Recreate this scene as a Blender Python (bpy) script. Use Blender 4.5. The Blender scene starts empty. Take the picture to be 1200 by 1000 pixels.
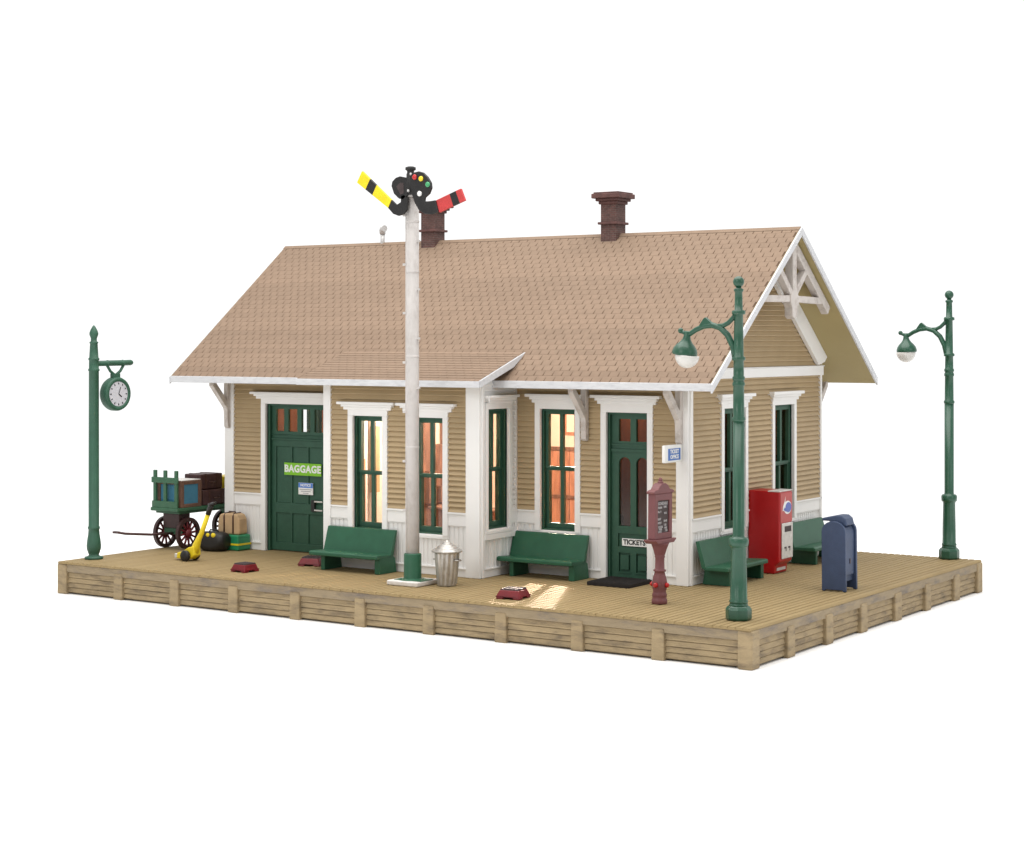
import bpy, bmesh, math, random
from mathutils import Vector, Matrix
random.seed(7)
PI = math.pi
scene = bpy.context.scene
COL = scene.collection

# ------------------------------------------------------------------ materials
def new_mat(name):
    m = bpy.data.materials.new(name); m.use_nodes = True
    nt = m.node_tree; nt.nodes.clear()
    out = nt.nodes.new('ShaderNodeOutputMaterial')
    b = nt.nodes.new('ShaderNodeBsdfPrincipled')
    nt.links.new(b.outputs[0], out.inputs[0])
    return m, nt, b

def N(nt, t, **kw):
    n = nt.nodes.new(t)
    for k, v in kw.items():
        if k in n.inputs.keys() if hasattr(n.inputs, 'keys') else False: n.inputs[k].default_value = v
        else: setattr(n, k, v)
    return n

def paint(name, col, rough=.5, var=.12, scale=3.0, bump=.02, bscale=40.0, spec=.4, wear=None, wear_amt=.35, wscale=1.2, stretch=(1,1,1), island=0.0, metal=0.0):
    """painted moulded plastic / metal: blotchy tone, fine surface grain, optional worn second colour"""
    m, nt, b = new_mat(name)
    L = nt.links
    tc = nt.nodes.new('ShaderNodeTexCoord')
    mp = nt.nodes.new('ShaderNodeMapping'); mp.inputs['Scale'].default_value = stretch
    L.new(tc.outputs['Object'], mp.inputs[0])
    n1 = nt.nodes.new('ShaderNodeTexNoise'); n1.inputs['Scale'].default_value = scale; n1.inputs['Detail'].default_value = 6
    L.new(mp.outputs[0], n1.inputs['Vector'])
    r1 = nt.nodes.new('ShaderNodeMapRange'); r1.inputs[1].default_value = .3; r1.inputs[2].default_value = .7
    r1.inputs[3].default_value = 1 - var; r1.inputs[4].default_value = 1 + var
    L.new(n1.outputs[0], r1.inputs[0])
    base = nt.nodes.new('ShaderNodeRGB'); base.outputs[0].default_value = (*col, 1)
    src = base.outputs[0]
    if wear:
        n2 = nt.nodes.new('ShaderNodeTexNoise'); n2.inputs['Scale'].default_value = wscale; n2.inputs['Detail'].default_value = 9; n2.inputs['Roughness'].default_value = .65
        L.new(mp.outputs[0], n2.inputs['Vector'])
        r2 = nt.nodes.new('ShaderNodeMapRange'); r2.inputs[1].default_value = .48; r2.inputs[2].default_value = .72; r2.inputs[3].default_value = 0; r2.inputs[4].default_value = wear_amt
        L.new(n2.outputs[0], r2.inputs[0])
        mx = nt.nodes.new('ShaderNodeMix'); mx.data_type = 'RGBA'
        L.new(r2.outputs[0], mx.inputs[0]); L.new(src, mx.inputs[6]); mx.inputs[7].default_value = (*wear, 1)
        src = mx.outputs[2]
    val = r1.outputs[0]
    if island:
        g = nt.nodes.new('ShaderNodeNewGeometry')
        r3 = nt.nodes.new('ShaderNodeMapRange'); r3.inputs[3].default_value = 1 - island; r3.inputs[4].default_value = 1 + island
        L.new(g.outputs['Random Per Island'], r3.inputs[0])
        mm = nt.nodes.new('ShaderNodeMath'); mm.operation = 'MULTIPLY'
        L.new(val, mm.inputs[0]); L.new(r3.outputs[0], mm.inputs[1]); val = mm.outputs[0]
    vm = nt.nodes.new('ShaderNodeVectorMath'); vm.operation = 'SCALE'
    L.new(src, vm.inputs[0]); L.new(val, vm.inputs['Scale'])
    L.new(vm.outputs[0], b.inputs['Base Color'])
    b.inputs['Roughness'].default_value = rough
    b.inputs['Specular IOR Level'].default_value = spec
    b.inputs['Metallic'].default_value = metal
    if bump:
        n3 = nt.nodes.new('ShaderNodeTexNoise'); n3.inputs['Scale'].default_value = bscale; n3.inputs['Detail'].default_value = 4
        L.new(mp.outputs[0], n3.inputs['Vector'])
        bp = nt.nodes.new('ShaderNodeBump'); bp.inputs['Strength'].default_value = .5; bp.inputs['Distance'].default_value = bump
        L.new(n3.outputs[0], bp.inputs['Height']); L.new(bp.outputs[0], b.inputs['Normal'])
    return m

def glass(name, tint=(1,1,1), refl=.07):
    m = bpy.data.materials.new(name); m.use_nodes = True
    nt = m.node_tree; nt.nodes.clear(); L = nt.links
    out = nt.nodes.new('ShaderNodeOutputMaterial')
    t = nt.nodes.new('ShaderNodeBsdfTransparent'); t.inputs[0].default_value = (*tint, 1)
    g = nt.nodes.new('ShaderNodeBsdfGlossy'); g.inputs['Roughness'].default_value = .12
    mx = nt.nodes.new('ShaderNodeMixShader'); mx.inputs[0].default_value = refl
    L.new(t.outputs[0], mx.inputs[1]); L.new(g.outputs[0], mx.inputs[2]); L.new(mx.outputs[0], out.inputs[0])
    return m

def brick_mat(name, c1, c2, mortar):
    m, nt, b = new_mat(name); L = nt.links
    tc = nt.nodes.new('ShaderNodeTexCoord')
    g = nt.nodes.new('ShaderNodeNewGeometry')
    sx = nt.nodes.new('ShaderNodeSeparateXYZ'); L.new(tc.outputs['Object'], sx.inputs[0])
    ad = nt.nodes.new('ShaderNodeMath'); L.new(sx.outputs[0], ad.inputs[0]); L.new(sx.outputs[1], ad.inputs[1])
    cx = nt.nodes.new('ShaderNodeCombineXYZ'); L.new(ad.outputs[0], cx.inputs[0]); L.new(sx.outputs[2], cx.inputs[1])
    br = nt.nodes.new('ShaderNodeTexBrick'); br.inputs['Scale'].default_value = 1
    br.inputs['Brick Width'].default_value = .15; br.inputs['Row Height'].default_value = .055; br.inputs['Mortar Size'].default_value = .007
    br.inputs['Color1'].default_value = (*c1, 1); br.inputs['Color2'].default_value = (*c2, 1); br.inputs['Mortar'].default_value = (*mortar, 1)
    L.new(cx.outputs[0], br.inputs['Vector'])
    n = nt.nodes.new('ShaderNodeTexNoise'); n.inputs['Scale'].default_value = 9; n.inputs['Detail'].default_value = 5; L.new(tc.outputs['Object'], n.inputs['Vector'])
    r = nt.nodes.new('ShaderNodeMapRange'); r.inputs[1].default_value = .3; r.inputs[2].default_value = .7; r.inputs[3].default_value = .75; r.inputs[4].default_value = 1.25
    L.new(n.outputs[0], r.inputs[0])
    vm = nt.nodes.new('ShaderNodeVectorMath'); vm.operation = 'SCALE'; L.new(br.outputs[0], vm.inputs[0]); L.new(r.outputs[0], vm.inputs['Scale'])
    L.new(vm.outputs[0], b.inputs['Base Color']); b.inputs['Roughness'].default_value = .7
    bp = nt.nodes.new('ShaderNodeBump'); bp.inputs['Distance'].default_value = .02; bp.invert = True
    L.new(br.outputs['Fac'], bp.inputs['Height']); L.new(bp.outputs[0], b.inputs['Normal'])
    return m

M = {}
M['ground'] = paint('white_paper', (.93,.93,.93), .8, .0, bump=0, spec=.1)
M['siding'] = paint('tan_siding', (.435,.325,.188), .55, .05, 1.5, .006, 30, wear=(.385,.28,.155), wear_amt=.35, wscale=.8)
M['soffit'] = paint('olive_tan_plastic', (.36,.29,.135), .55, .05, 1.0, .004)
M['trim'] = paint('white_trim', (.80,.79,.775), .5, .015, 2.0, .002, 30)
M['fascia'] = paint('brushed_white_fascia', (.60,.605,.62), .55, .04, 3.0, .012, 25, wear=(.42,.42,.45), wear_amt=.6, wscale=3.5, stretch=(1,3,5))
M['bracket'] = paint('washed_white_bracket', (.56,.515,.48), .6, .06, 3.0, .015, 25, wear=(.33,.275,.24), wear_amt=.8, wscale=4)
M['roof'] = paint('brown_shingle', (.240,.168,.118), .75, .06, 5.0, .012, 50, spec=.2, wear=(.215,.146,.101), wear_amt=.35, wscale=.5, island=.06)
M['roof_under'] = paint('shingle_slot', (.115,.074,.051), .9, .05, bump=0, spec=.1)
M['green'] = paint('dark_green_paint', (.026,.098,.058), .42, .10, 3.0, .008, 30, spec=.45)
M['door_green'] = paint('door_green_paint', (.025,.082,.050), .5, .10, 3.0, .008, 30, spec=.4)
M['bench'] = paint('bench_green_paint', (.019,.096,.050), .45, .10, 3.0, .01, 35, spec=.4)
M['lamp_green'] = paint('lamp_green_enamel', (.016,.074,.042), .33, .10, 4.0, .006, 30, spec=.5)
M['clock_green'] = paint('clock_post_green', (.028,.092,.057), .5, .10, 4.0, .006, 30)
M['deck'] = paint('weathered_deck', (.285,.208,.103), .7, .05, 1.2, .0025, 18, spec=.15, wear=(.235,.170,.085), wear_amt=.5, wscale=.7, stretch=(6,.7,6), island=.02)
M['skirt'] = paint('weathered_timber', (.318,.240,.138), .65, .12, 2.0, .02, 16, spec=.25, wear=(.115,.088,.062), wear_amt=.85, wscale=1.8, stretch=(1,1,3.5), island=.06)
M['rail'] = paint('grey_weathered_timber', (.270,.210,.132), .65, .12, 2.5, .02, 16, spec=.25, wear=(.125,.110,.108), wear_amt=.9, wscale=1.1, stretch=(1,1,4))
M['brick'] = brick_mat('dark_brown_brick', (.075,.032,.028), (.11,.045,.038), (.13,.085,.07))
M['brickcap'] = paint('dark_brown_cap', (.105,.046,.040), .65, .2, 6, .015, 25, wear=(.055,.026,.023), wear_amt=.7, wscale=5)
M['maroon'] = paint('maroon_iron', (.160,.054,.056), .5, .12, 5, .01, 30, wear=(.11,.033,.035), wear_amt=.5, wscale=5)
M['red'] = paint('gloss_red', (.40,.004,.006), .35, .06, 2, .004, spec=.5)
M['red_face'] = paint('printed_red', (.46,.085,.080), .5, .05, 2, .002)
M['stool_red'] = paint('stool_red', (.16,.008,.013), .36, .15, 5, .008, spec=.35)
M['blue_box'] = paint('mailbox_blue', (.036,.056,.112), .5, .10, 4, .01, 40)
M['white'] = paint('white_print', (.80,.80,.78), .5, .02, 2, .0)
M['panel_grey'] = paint('worn_silver_panel', (.62,.60,.57), .4, .08, 8, .004, wear=(.40,.38,.36), wear_amt=.6, wscale=9)
M['black'] = paint('black_plastic', (.016,.015,.015), .45, .15, 5, .006)
M['tread'] = paint('dark_rubber', (.050,.034,.036), .6, .2, 8, .01)
M['mat'] = paint('dark_door_mat', (.024,.021,.020), .8, .2, 8, .02, 60, spec=.2)
M['yellow'] = paint('bright_yellow', (.78,.60,.02), .4, .06, 4, .006)
M['sig_yellow'] = paint('signal_yellow', (.80,.62,.015), .5, .08, 6, .01)
M['sig_red'] = paint('signal_red', (.50,.045,.045), .5, .08, 6, .01)
M['lens_red'] = paint('lens_red', (.50,.03,.03), .2, .02, bump=0)
M['lens_yellow'] = paint('lens_yellow', (.80,.60,.03), .2, .02, bump=0)
M['lens_green'] = paint('lens_green', (.06,.33,.14), .2, .02, bump=0)
M['mast'] = paint('washed_white_mast', (.53,.50,.48), .5, .06, 3, .02, 18, wear=(.40,.365,.34), wear_amt=.75, wscale=4.5, stretch=(1,1,.6))
M['pad'] = paint('white_concrete_pad', (.72,.69,.66), .6, .06, 5, .015, 25, wear=(.45,.38,.30), wear_amt=.4, wscale=4)
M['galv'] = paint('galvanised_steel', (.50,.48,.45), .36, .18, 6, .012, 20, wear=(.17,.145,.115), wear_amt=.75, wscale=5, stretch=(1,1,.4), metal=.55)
M['pipe'] = paint('grey_pipe', (.55,.54,.53), .4, .08, 6, .005, metal=.3)
M['cart_green'] = paint('cart_green', (.030,.110,.055), .5, .15, 5, .012, wear=(.06,.075,.05), wear_amt=.5, wscale=5)
M['tyre'] = paint('dark_wheel_rim', (.042,.017,.016), .5, .2, 6, .01)
M['spoke'] = paint('wheel_red', (.13,.013,.019), .45, .15, 6, .008)
M['drawbar'] = paint('drawbar_brown', (.085,.045,.045), .5, .15, 6, .008)
M['trunk_brown'] = paint('trunk_brown', (.125,.062,.040), .55, .2, 6, .015, wear=(.22,.13,.085), wear_amt=.5, wscale=5)
M['trunk_blue'] = paint('trunk_blue', (.045,.185,.29), .5, .12, 6, .01, wear=(.02,.09,.16), wear_amt=.5, wscale=6)
M['case_dark'] = paint('oxblood_leather', (.052,.020,.020), .5, .2, 7, .015, wear=(.10,.045,.04), wear_amt=.4, wscale=6)
M['tan_case'] = paint('tan_canvas', (.48,.325,.18), .65, .08, 5, .015)
M['strap'] = paint('brown_strap', (.055,.022,.016), .5, .1, 5, .006)
M['trunk_green'] = paint('glossy_green_trunk', (.018,.23,.10), .35, .12, 6, .012, spec=.5)
M['lime'] = paint('lime_print', (.20,.50,.022), .5, .04, 3, .0)
M['notice_blue'] = paint('blue_print', (.08,.22,.62), .5, .04, 3, .0)
M['sign_blue'] = paint('sign_blue', (.06,.16,.46), .45, .04, 3, .0)
M['logo_blue'] = paint('logo_blue', (.10,.14,.44), .45, .04, 3, .0)
M['grey_print'] = paint('grey_print', (.34,.34,.36), .6, .02, 3, .0)
M['slate'] = paint('chalk_board', (.050,.034,.034), .6, .15, 8, .0)
M['chalk'] = paint('chalk_white', (.48,.46,.47), .7, .08, 12, .0)
M['clockface'] = paint('clock_face', (.52,.52,.56), .45, .03, 5, .0)
M['globe'] = paint('milk_glass_globe', (.62,.60,.57), .25, .03, 8, .006, 14, spec=.5)
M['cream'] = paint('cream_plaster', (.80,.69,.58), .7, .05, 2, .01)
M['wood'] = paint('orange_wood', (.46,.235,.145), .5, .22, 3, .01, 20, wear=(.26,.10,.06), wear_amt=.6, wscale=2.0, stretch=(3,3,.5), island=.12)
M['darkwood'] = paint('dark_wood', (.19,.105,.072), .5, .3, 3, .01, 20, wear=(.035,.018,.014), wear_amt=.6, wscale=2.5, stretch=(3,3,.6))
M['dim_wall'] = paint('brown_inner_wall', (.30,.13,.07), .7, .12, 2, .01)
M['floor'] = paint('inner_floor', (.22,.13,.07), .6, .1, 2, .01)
M['pane'] = glass('window_glass', (1,1,1), .03)
M['pane_dim'] = glass('smoked_glass', (.75,.68,.62), .03)
def emit(name, col, s):
    m = bpy.data.materials.new(name); m.use_nodes = True; nt = m.node_tree; nt.nodes.clear()
    o = nt.nodes.new('ShaderNodeOutputMaterial'); e = nt.nodes.new('ShaderNodeEmission')
    e.inputs[0].default_value = (*col, 1); e.inputs[1].default_value = s; nt.links.new(e.outputs[0], o.inputs[0]); return m
M['bulb'] = emit('lit_bulb', (1,.72,.42), 8)

# ------------------------------------------------------------------ mesh builder
class MB:
    def __init__(s, T=None):
        s.v = []; s.f = []; s.mi = []; s.sm = []; s.T = T; s.m = 0
    def add(s, vs, fs, smooth=False):
        o = len(s.v)
        for p in vs:
            p = Vector(p)
            if s.T is not None: p = s.T @ p
            s.v.append(p)
        for f in fs:
            s.f.append([o + i for i in f]); s.mi.append(s.m); s.sm.append(smooth)
    def box(s, x0, x1, y0, y1, z0, z1):
        if x0 > x1: x0, x1 = x1, x0
        if y0 > y1: y0, y1 = y1, y0
        if z0 > z1: z0, z1 = z1, z0
        s.add([(x0,y0,z0),(x1,y0,z0),(x1,y1,z0),(x0,y1,z0),(x0,y0,z1),(x1,y0,z1),(x1,y1,z1),(x0,y1,z1)],
              [(0,3,2,1),(4,5,6,7),(0,1,5,4),(1,2,6,5),(2,3,7,6),(3,0,4,7)])
    def hexa(s, lo, hi):
        """two quads (4 pts each, same winding)"""
        s.add(list(lo) + list(hi), [(0,3,2,1),(4,5,6,7),(0,1,5,4),(1,2,6,5),(2,3,7,6),(3,0,4,7)])
    def prism(s, poly, a, b, axis='y', smooth=False):
        """2-D polygon extruded along an axis. axis y: poly=(x,z); x: poly=(y,z); z: poly=(x,y)"""
        def P(p, t):
            if axis == 'y': return (p[0], t, p[1])
            if axis == 'x': return (t, p[0], p[1])
            return (p[0], p[1], t)
        n = len(poly)
        s.add([P(p, a) for p in poly] + [P(p, b) for p in poly], [tuple(range(n))[::-1], tuple(range(n, 2*n))])
        s.add([P(p, a) for p in poly] + [P(p, b) for p in poly], [(i, (i+1) % n, n+(i+1) % n, n+i) for i in range(n)], smooth)
    def lathe(s, prof, c=(0,0,0), n=24, rf=None, R=None, smooth=True):
        vs = []; fs = []
        for r, z in prof:
            for i in range(n):
                a = 2*PI*i/n; rr = r * (rf(a, z) if rf else 1)
                p = Vector((rr*math.cos(a), rr*math.sin(a), z))
                if R is not None: p = R @ p
                vs.append(p + Vector(c))
        for k in range(len(prof)-1):
            for i in range(n):
                fs.append((k*n+i, k*n+(i+1) % n, (k+1)*n+(i+1) % n, (k+1)*n+i))
        s.add(vs, fs, smooth)
        k = len(prof)-1
        s.add(vs[:n], [tuple(range(n))[::-1]]); s.add(vs[k*n:], [tuple(range(n))])
    def tube(s, pts, r, n=10, smooth=True):
        pts = [Vector(p) for p in pts]
        rs = r if isinstance(r, (list, tuple)) else [r]*len(pts)
        vs = []; ref = None
        for i, p in enumerate(pts):
            d = (pts[min(i+1, len(pts)-1)] - pts[max(i-1, 0)]).normalized()
            if ref is None:
                ref = d.orthogonal().normalized()
            ref = (ref - d*ref.dot(d)).normalized(); q = d.cross(ref)
            for k in range(n):
                a = 2*PI*k/n; vs.append(p + (ref*math.cos(a) + q*math.sin(a))*rs[i])
        fs = []
        for i in range(len(pts)-1):
            for k in range(n): fs.append((i*n+k, i*n+(k+1) % n, (i+1)*n+(k+1) % n, (i+1)*n+k))
        s.add(vs, fs, smooth)
        s.add(vs[:n], [tuple(range(n))[::-1]]); s.add(vs[-n:], [tuple(range(n))])
    def sphere(s, c, r, n=20, m=12, sc=(1,1,1)):
        prof = [(max(1e-4, math.sin(PI*i/m)), -math.cos(PI*i/m)) for i in range(m+1)]
        R = Matrix.Diagonal((r*sc[0], r*sc[1], r*sc[2]))
        s.lathe(prof, c, n, R=R)
    def bar(s, a, b, w, h, up=(0,0,1)):
        """rectangular bar from a to b"""
        a = Vector(a); b = Vector(b); d = (b-a).normalized(); u = Vector(up); q = d.cross(u).normalized(); u = q.cross(d)
        def ring(p): return [p - q*w/2 - u*h/2, p + q*w/2 - u*h/2, p + q*w/2 + u*h/2, p - q*w/2 + u*h/2]
        s.hexa(ring(a), ring(b))
    def slab(s, u0, u1, z0, z1, d0, d1, holes=()):
        """flat wall in (u, d, z) with rectangular holes; only real faces are made"""
        us = sorted({u0, u1, *[min(max(h[i], u0), u1) for h in holes for i in (0, 1)]})
        zs = sorted({z0, z1, *[min(max(h[i], z0), z1) for h in holes for i in (2, 3)]})
        def solid(i, k):
            if i < 0 or k < 0 or i >= len(us)-1 or k >= len(zs)-1: return False
            cu = (us[i]+us[i+1])/2; cz = (zs[k]+zs[k+1])/2
            return not any(h[0] < cu < h[1] and h[2] < cz < h[3] for h in holes)
        for i in range(len(us)-1):
            for k in range(len(zs)-1):
                if not solid(i, k): continue
                a, b, c, d = us[i], us[i+1], zs[k], zs[k+1]
                V = [(a,d0,c),(b,d0,c),(b,d1,c),(a,d1,c),(a,d0,d),(b,d0,d),(b,d1,d),(a,d1,d)]
                F = [(0,1,5,4), (2,3,7,6)]
                if not solid(i-1, k): F.append((3,0,4,7))
                if not solid(i+1, k): F.append((1,2,6,5))
                if not solid(i, k-1): F.append((0,3,2,1))
                if not solid(i, k+1): F.append((4,5,6,7))
                s.add(V, F)
    def build(s, name, mats, parent=None, bevel=0, seg=2, loc=None, **props):
        me = bpy.data.meshes.new(name)
        off = Vector((0,0,0))
        top = parent
        while top is not None and top.parent is not None: top = top.parent
        if top is not None and loc is None and not top.get('_local'): off = top.location
        me.from_pydata([p - off for p in s.v], [], s.f)
        if not isinstance(mats, (list, tuple)): mats = [mats]
        for m in mats: me.materials.append(M[m])
        me.polygons.foreach_set('material_index', s.mi); me.polygons.foreach_set('use_smooth', s.sm)
        bm = bmesh.new(); bm.from_mesh(me)
        bmesh.ops.remove_doubles(bm, verts=bm.verts, dist=1e-5)
        bmesh.ops.recalc_face_normals(bm, faces=bm.faces); bm.to_mesh(me); bm.free()
        me.update()
        o = bpy.data.objects.new(name, me); COL.objects.link(o)
        if parent is not None: o.parent = parent
        if loc is not None: o.location = loc
        if bevel:
            b = o.modifiers.new('edge', 'BEVEL'); b.width = bevel; b.segments = seg; b.limit_method = 'ANGLE'; b.angle_limit = math.radians(40)
        for k, v in props.items(): o[k] = v
        return o

def thing(name, label, cat, loc=(0,0,0), rz=0, group=None, local=False, tilt=None):
    o = bpy.data.objects.new(name, None); COL.objects.link(o)
    o.empty_display_size = .2
    o.location = loc; o.rotation_euler = (0, 0, rz) if tilt is None else tilt
    o['label'] = label; o['category'] = cat
    if group: o['group'] = group
    if local: o['_local'] = 1
    return o
def tag(o, label, cat, group=None):
    o['label'] = label; o['category'] = cat
    if group: o['group'] = group
    return o
def copy_tree(root, loc, rz, label):
    r = root.copy(); COL.objects.link(r); r.location = loc; r.rotation_euler = (0, 0, rz); r['label'] = label
    for ch in list(root.children):
        c = ch.copy(); COL.objects.link(c); c.parent = r
        for g in ch.children:
            d = g.copy(); COL.objects.link(d); d.parent = c
    return r

FRONT = lambda y: Matrix(((1,0,0,0),(0,-1,0,y),(0,0,1,0),(0,0,0,1)))     # (u,d,z) -> (u, y-d, z)
BACK  = lambda y: Matrix(((1,0,0,0),(0,1,0,y),(0,0,1,0),(0,0,0,1)))      # (u,d,z) -> (u, y+d, z)
EAST  = lambda x: Matrix(((0,1,0,x),(1,0,0,0),(0,0,1,0),(0,0,0,1)))      # (u,d,z) -> (x+d, u, z)
WEST  = lambda x: Matrix(((0,-1,0,x),(1,0,0,0),(0,0,1,0),(0,0,0,1)))     # (u,d,z) -> (x-d, u, z)

def lettering(name, txt, size, T, mat, parent, bold=0.0, align='CENTER', depth=.003, xs=1.0, space=1.0):
    cu = bpy.data.curves.new(name, 'FONT'); cu.body = txt; cu.size = size; cu.align_x = align; cu.align_y = 'CENTER'
    cu.extrude = depth; cu.offset = bold; cu.space_character = space; cu.resolution_u = 3
    tmp = bpy.data.objects.new(name + '_tmp', cu); COL.objects.link(tmp)
    dg = bpy.context.evaluated_depsgraph_get(); dg.update()
    me = bpy.data.meshes.new_from_object(tmp.evaluated_get(dg))
    bpy.data.objects.remove(tmp); bpy.data.curves.remove(cu)
    me.name = name
    top = parent
    while top.parent is not None: top = top.parent
    off = Vector((0,0,0)) if top.get('_local') else Vector(top.location)
    if top.type == 'MESH': off = Vector((0,0,0))
    for v in me.vertices: v.co = (T @ Vector((v.co.x*xs, v.co.y, v.co.z))) - off
    me.materials.clear(); me.materials.append(M[mat])
    o = bpy.data.objects.new(name, me); COL.objects.link(o); o.parent = parent
    return o
TXT_FRONT = lambda x, y, z: Matrix(((1,0,0,x),(0,0,-1,y),(0,1,0,z),(0,0,0,1)))
TXT_EAST  = lambda x, y, z: Matrix(((0,0,1,x),(1,0,0,y),(0,1,0,z),(0,0,0,1)))

# ------------------------------------------------------------------ setting
g = MB(); n = 96; R0 = 31
g.add([(R0*math.cos(2*PI*i/n)-9, R0*math.sin(2*PI*i/n)+6, -.845) for i in range(n)], [tuple(range(n))])
ground = g.build('ground', 'ground'); ground['kind'] = 'structure'

# ------------------------------------------------------------------ platform
plat = thing('station_platform', 'low weathered timber platform carrying the whole station, with plank deck and posted skirt', 'platform', (-10,6.8,-.84))
PX0, PX1, PY0, PY1 = -20.05, 0.0, 0.0, 13.63
d = MB(); nb = 116; bw = (PX1-PX0)/nb
for i in range(nb):
    x0 = PX0 + i*bw; x1 = x0 + bw; j0 = random.uniform(-.018,.012); j1 = random.uniform(-.01,.01); g0 = .020; zt = random.uniform(-.004,.0)
    lo = [(x0,PY0-.03+j0,-.06),(x0,PY1+.03+j1,-.06)]
    prof = [(x0+.001,-.06),(x1-.001,-.06),(x1-.001,-.042),(x1-g0,zt-.002),((x0+x1)/2,zt+.002),(x0+g0,zt-.002),(x0+.001,-.042)]
    d.prism(prof, PY0-.03+j0, PY1+.03+j1, 'y')
d.build('deck', 'deck', plat)
core = MB(); core.box(PX0+.12,PX1-.12,PY0+.12,PY1-.12,-.82,-.065); core.build('frame', 'skirt', plat)
def skirt(T, u0, u1, posts):
    r = MB(T); r.box(u0,u1,-.10,0.0,-.27,-.062); r.build('edge_board', 'rail', plat, bevel=.018)
    s_ = MB(T)
    zs = [-.80,-.672,-.545,-.415,-.272]
    for k in range(4):
        z0, z1 = zs[k], zs[k+1]
        s_.prism([(-.12,z0),(-.052,z0+.004),(-.048,z0+.03),(-.070,z1-.006),(-.12,z1-.006)], u0+.02, u1-.02, 'x')
    s_.build('skirt_boards', 'skirt', plat, bevel=.008)
    for (a, b) in posts:
        p = MB(T); c = (a+b)/2
        p.hexa([(a,-.11,-.845),(b,-.11,-.845),(b,.035,-.845),(a,.035,-.845)], [(a+.01,-.11,-.19),(b-.01,-.11,-.19),(b-.01,.028,-.19),(a+.01,.028,-.19)])
        p.build('post', 'skirt', plat, bevel=.03, seg=3)
fp = [(-19.83+1.966*k-.155, -19.83+1.966*k+.155) for k in range(1,10)]
skirt(FRONT(PY0), PX0+.03, PX1-.03, fp)
ep = [(1.66,2.03),(3.62,4.0),(5.54,5.92),(7.58,8.0),(9.56,9.92),(11.56,11.96)]
skirt(EAST(PX1), PY0+.03, PY1-.03, ep)
skirt(WEST(PX0), PY0+.03, PY1-.03, ep)
skirt(BACK(PY1), PX0+.03, PX1-.03, fp)
for (cx, cy) in ((PX0,PY0),(PX1,PY0),(PX0,PY1),(PX1,PY1)):      # square corner posts
    p = MB(); sx = 1 if cx > -10 else -1; sy = 1 if cy > 5 else -1
    p.box(cx+.035*sx, cx-.30*sx, cy+.035*sy, cy-.33*sy, -.845, -.064); p.build('corner_post', 'skirt', plat, bevel=.035, seg=3)

# ------------------------------------------------------------------ station building
XL, XR, YF, YK, YB = -18.58, -4.03, 4.864, 12.344, 3.252
BX0, BX1 = -13.70, -8.88
B = thing('station_building', 'tan clapboard railway station with brown shingle roof, white trim and green doors', 'building', (-11.3, 8.6, 0))

W3 = (-8.13,-7.122,1.09,4.09); TD = (-6.231,-5.096,0.0,4.045); BD = (-17.122,-15.0,0.0,4.045)
B1 = (-12.763,-11.816,.99,3.87); B2 = (-10.885,-9.94,.99,3.87); RW = (3.515,4.435,1.15,4.10)
G1 = (6.585,7.735,1.16,4.12); G2 = (9.42,10.58,1.16,4.12); LW = (7.72,8.62,1.16,4.12)

def grow(h, e): return (h[0]-e, h[1]+e, h[2]-e, h[3]+e)
def clap(mb, u0, u1, z0, z1, holes=(), span=None, p=.1295):
    k = 0
    nrow = int(math.ceil((z1-z0)/p))
    for k in range(nrow):
        a = z0 + k*p; b = min(a + p, z1)
        lo, hi = u0, u1
        if span:
            l2, h2 = span((a+b)/2); lo, hi = max(lo, l2), min(hi, h2)
        if hi - lo < .05: continue
        cuts = [(lo, hi)]
        for h in holes:
            if h[3] < a or h[2] > b: continue
            nc = []
            for (q, r) in cuts:
                if h[0] > q: nc.append((q, min(r, h[0])))
                if h[1] < r: nc.append((max(q, h[1]), r))
            cuts = [c for c in nc if c[1]-c[0] > .01]
        for (q, r) in cuts:
            mb.prism([(0,a),(.064,a+.001),(.070,a+.014),(.008,b),(0,b)], q, r, 'x')
def bead(mb, u0, u1, z0, z1, holes=(), w=.135):
    n = max(1, int(round((u1-u0)/w))); w = (u1-u0)/n
    for i in range(n):
        a, b = u0+i*w, u0+(i+1)*w
        zt = z1
        for h in holes:
            if a < h[1] and b > h[0]: zt = min(zt, h[2]-.03)
        if zt < z0+.1: continue
        mb.prism([(a+.010,0),(b-.010,0),(b-.022,.018),(a+.022,.018)], z0, zt, 'z')
def belt(mb, u0, u1, holes=(), base=True, z=(1.24,1.555)):
    cuts = [(u0, u1)]
    for h in holes:
        nc = []
        for (q, r) in cuts:
            if h[1] <= q or h[0] >= r: nc.append((q, r)); continue
            if h[0] > q: nc.append((q, h[0]))
            if h[1] < r: nc.append((h[1], r))
        cuts = nc
    for (q, r) in cuts:
        mb.box(q, r, 0, .055, z[0], z[1]-.03); mb.box(q, r, 0, .085, z[1]-.03, z[1]+.015); mb.box(q, r, 0, .035, z[0]-.03, z[0])
def base_ledge(mb, u0, u1, holes=()):
    cuts = [(u0, u1)]
    for h in holes:
        if h[2] > .1: continue
        nc = []
        for (q, r) in cuts:
            if h[0] > q: nc.append((q, min(r, h[0])))
            if h[1] < r: nc.append((max(q, h[1]), r))
        cuts = [c for c in nc if c[1] > c[0]]
    for (q, r) in cuts:
        mb.box(q, r, 0, .05, 0, .185); mb.box(q, r, 0, .08, .185, .225)

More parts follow.
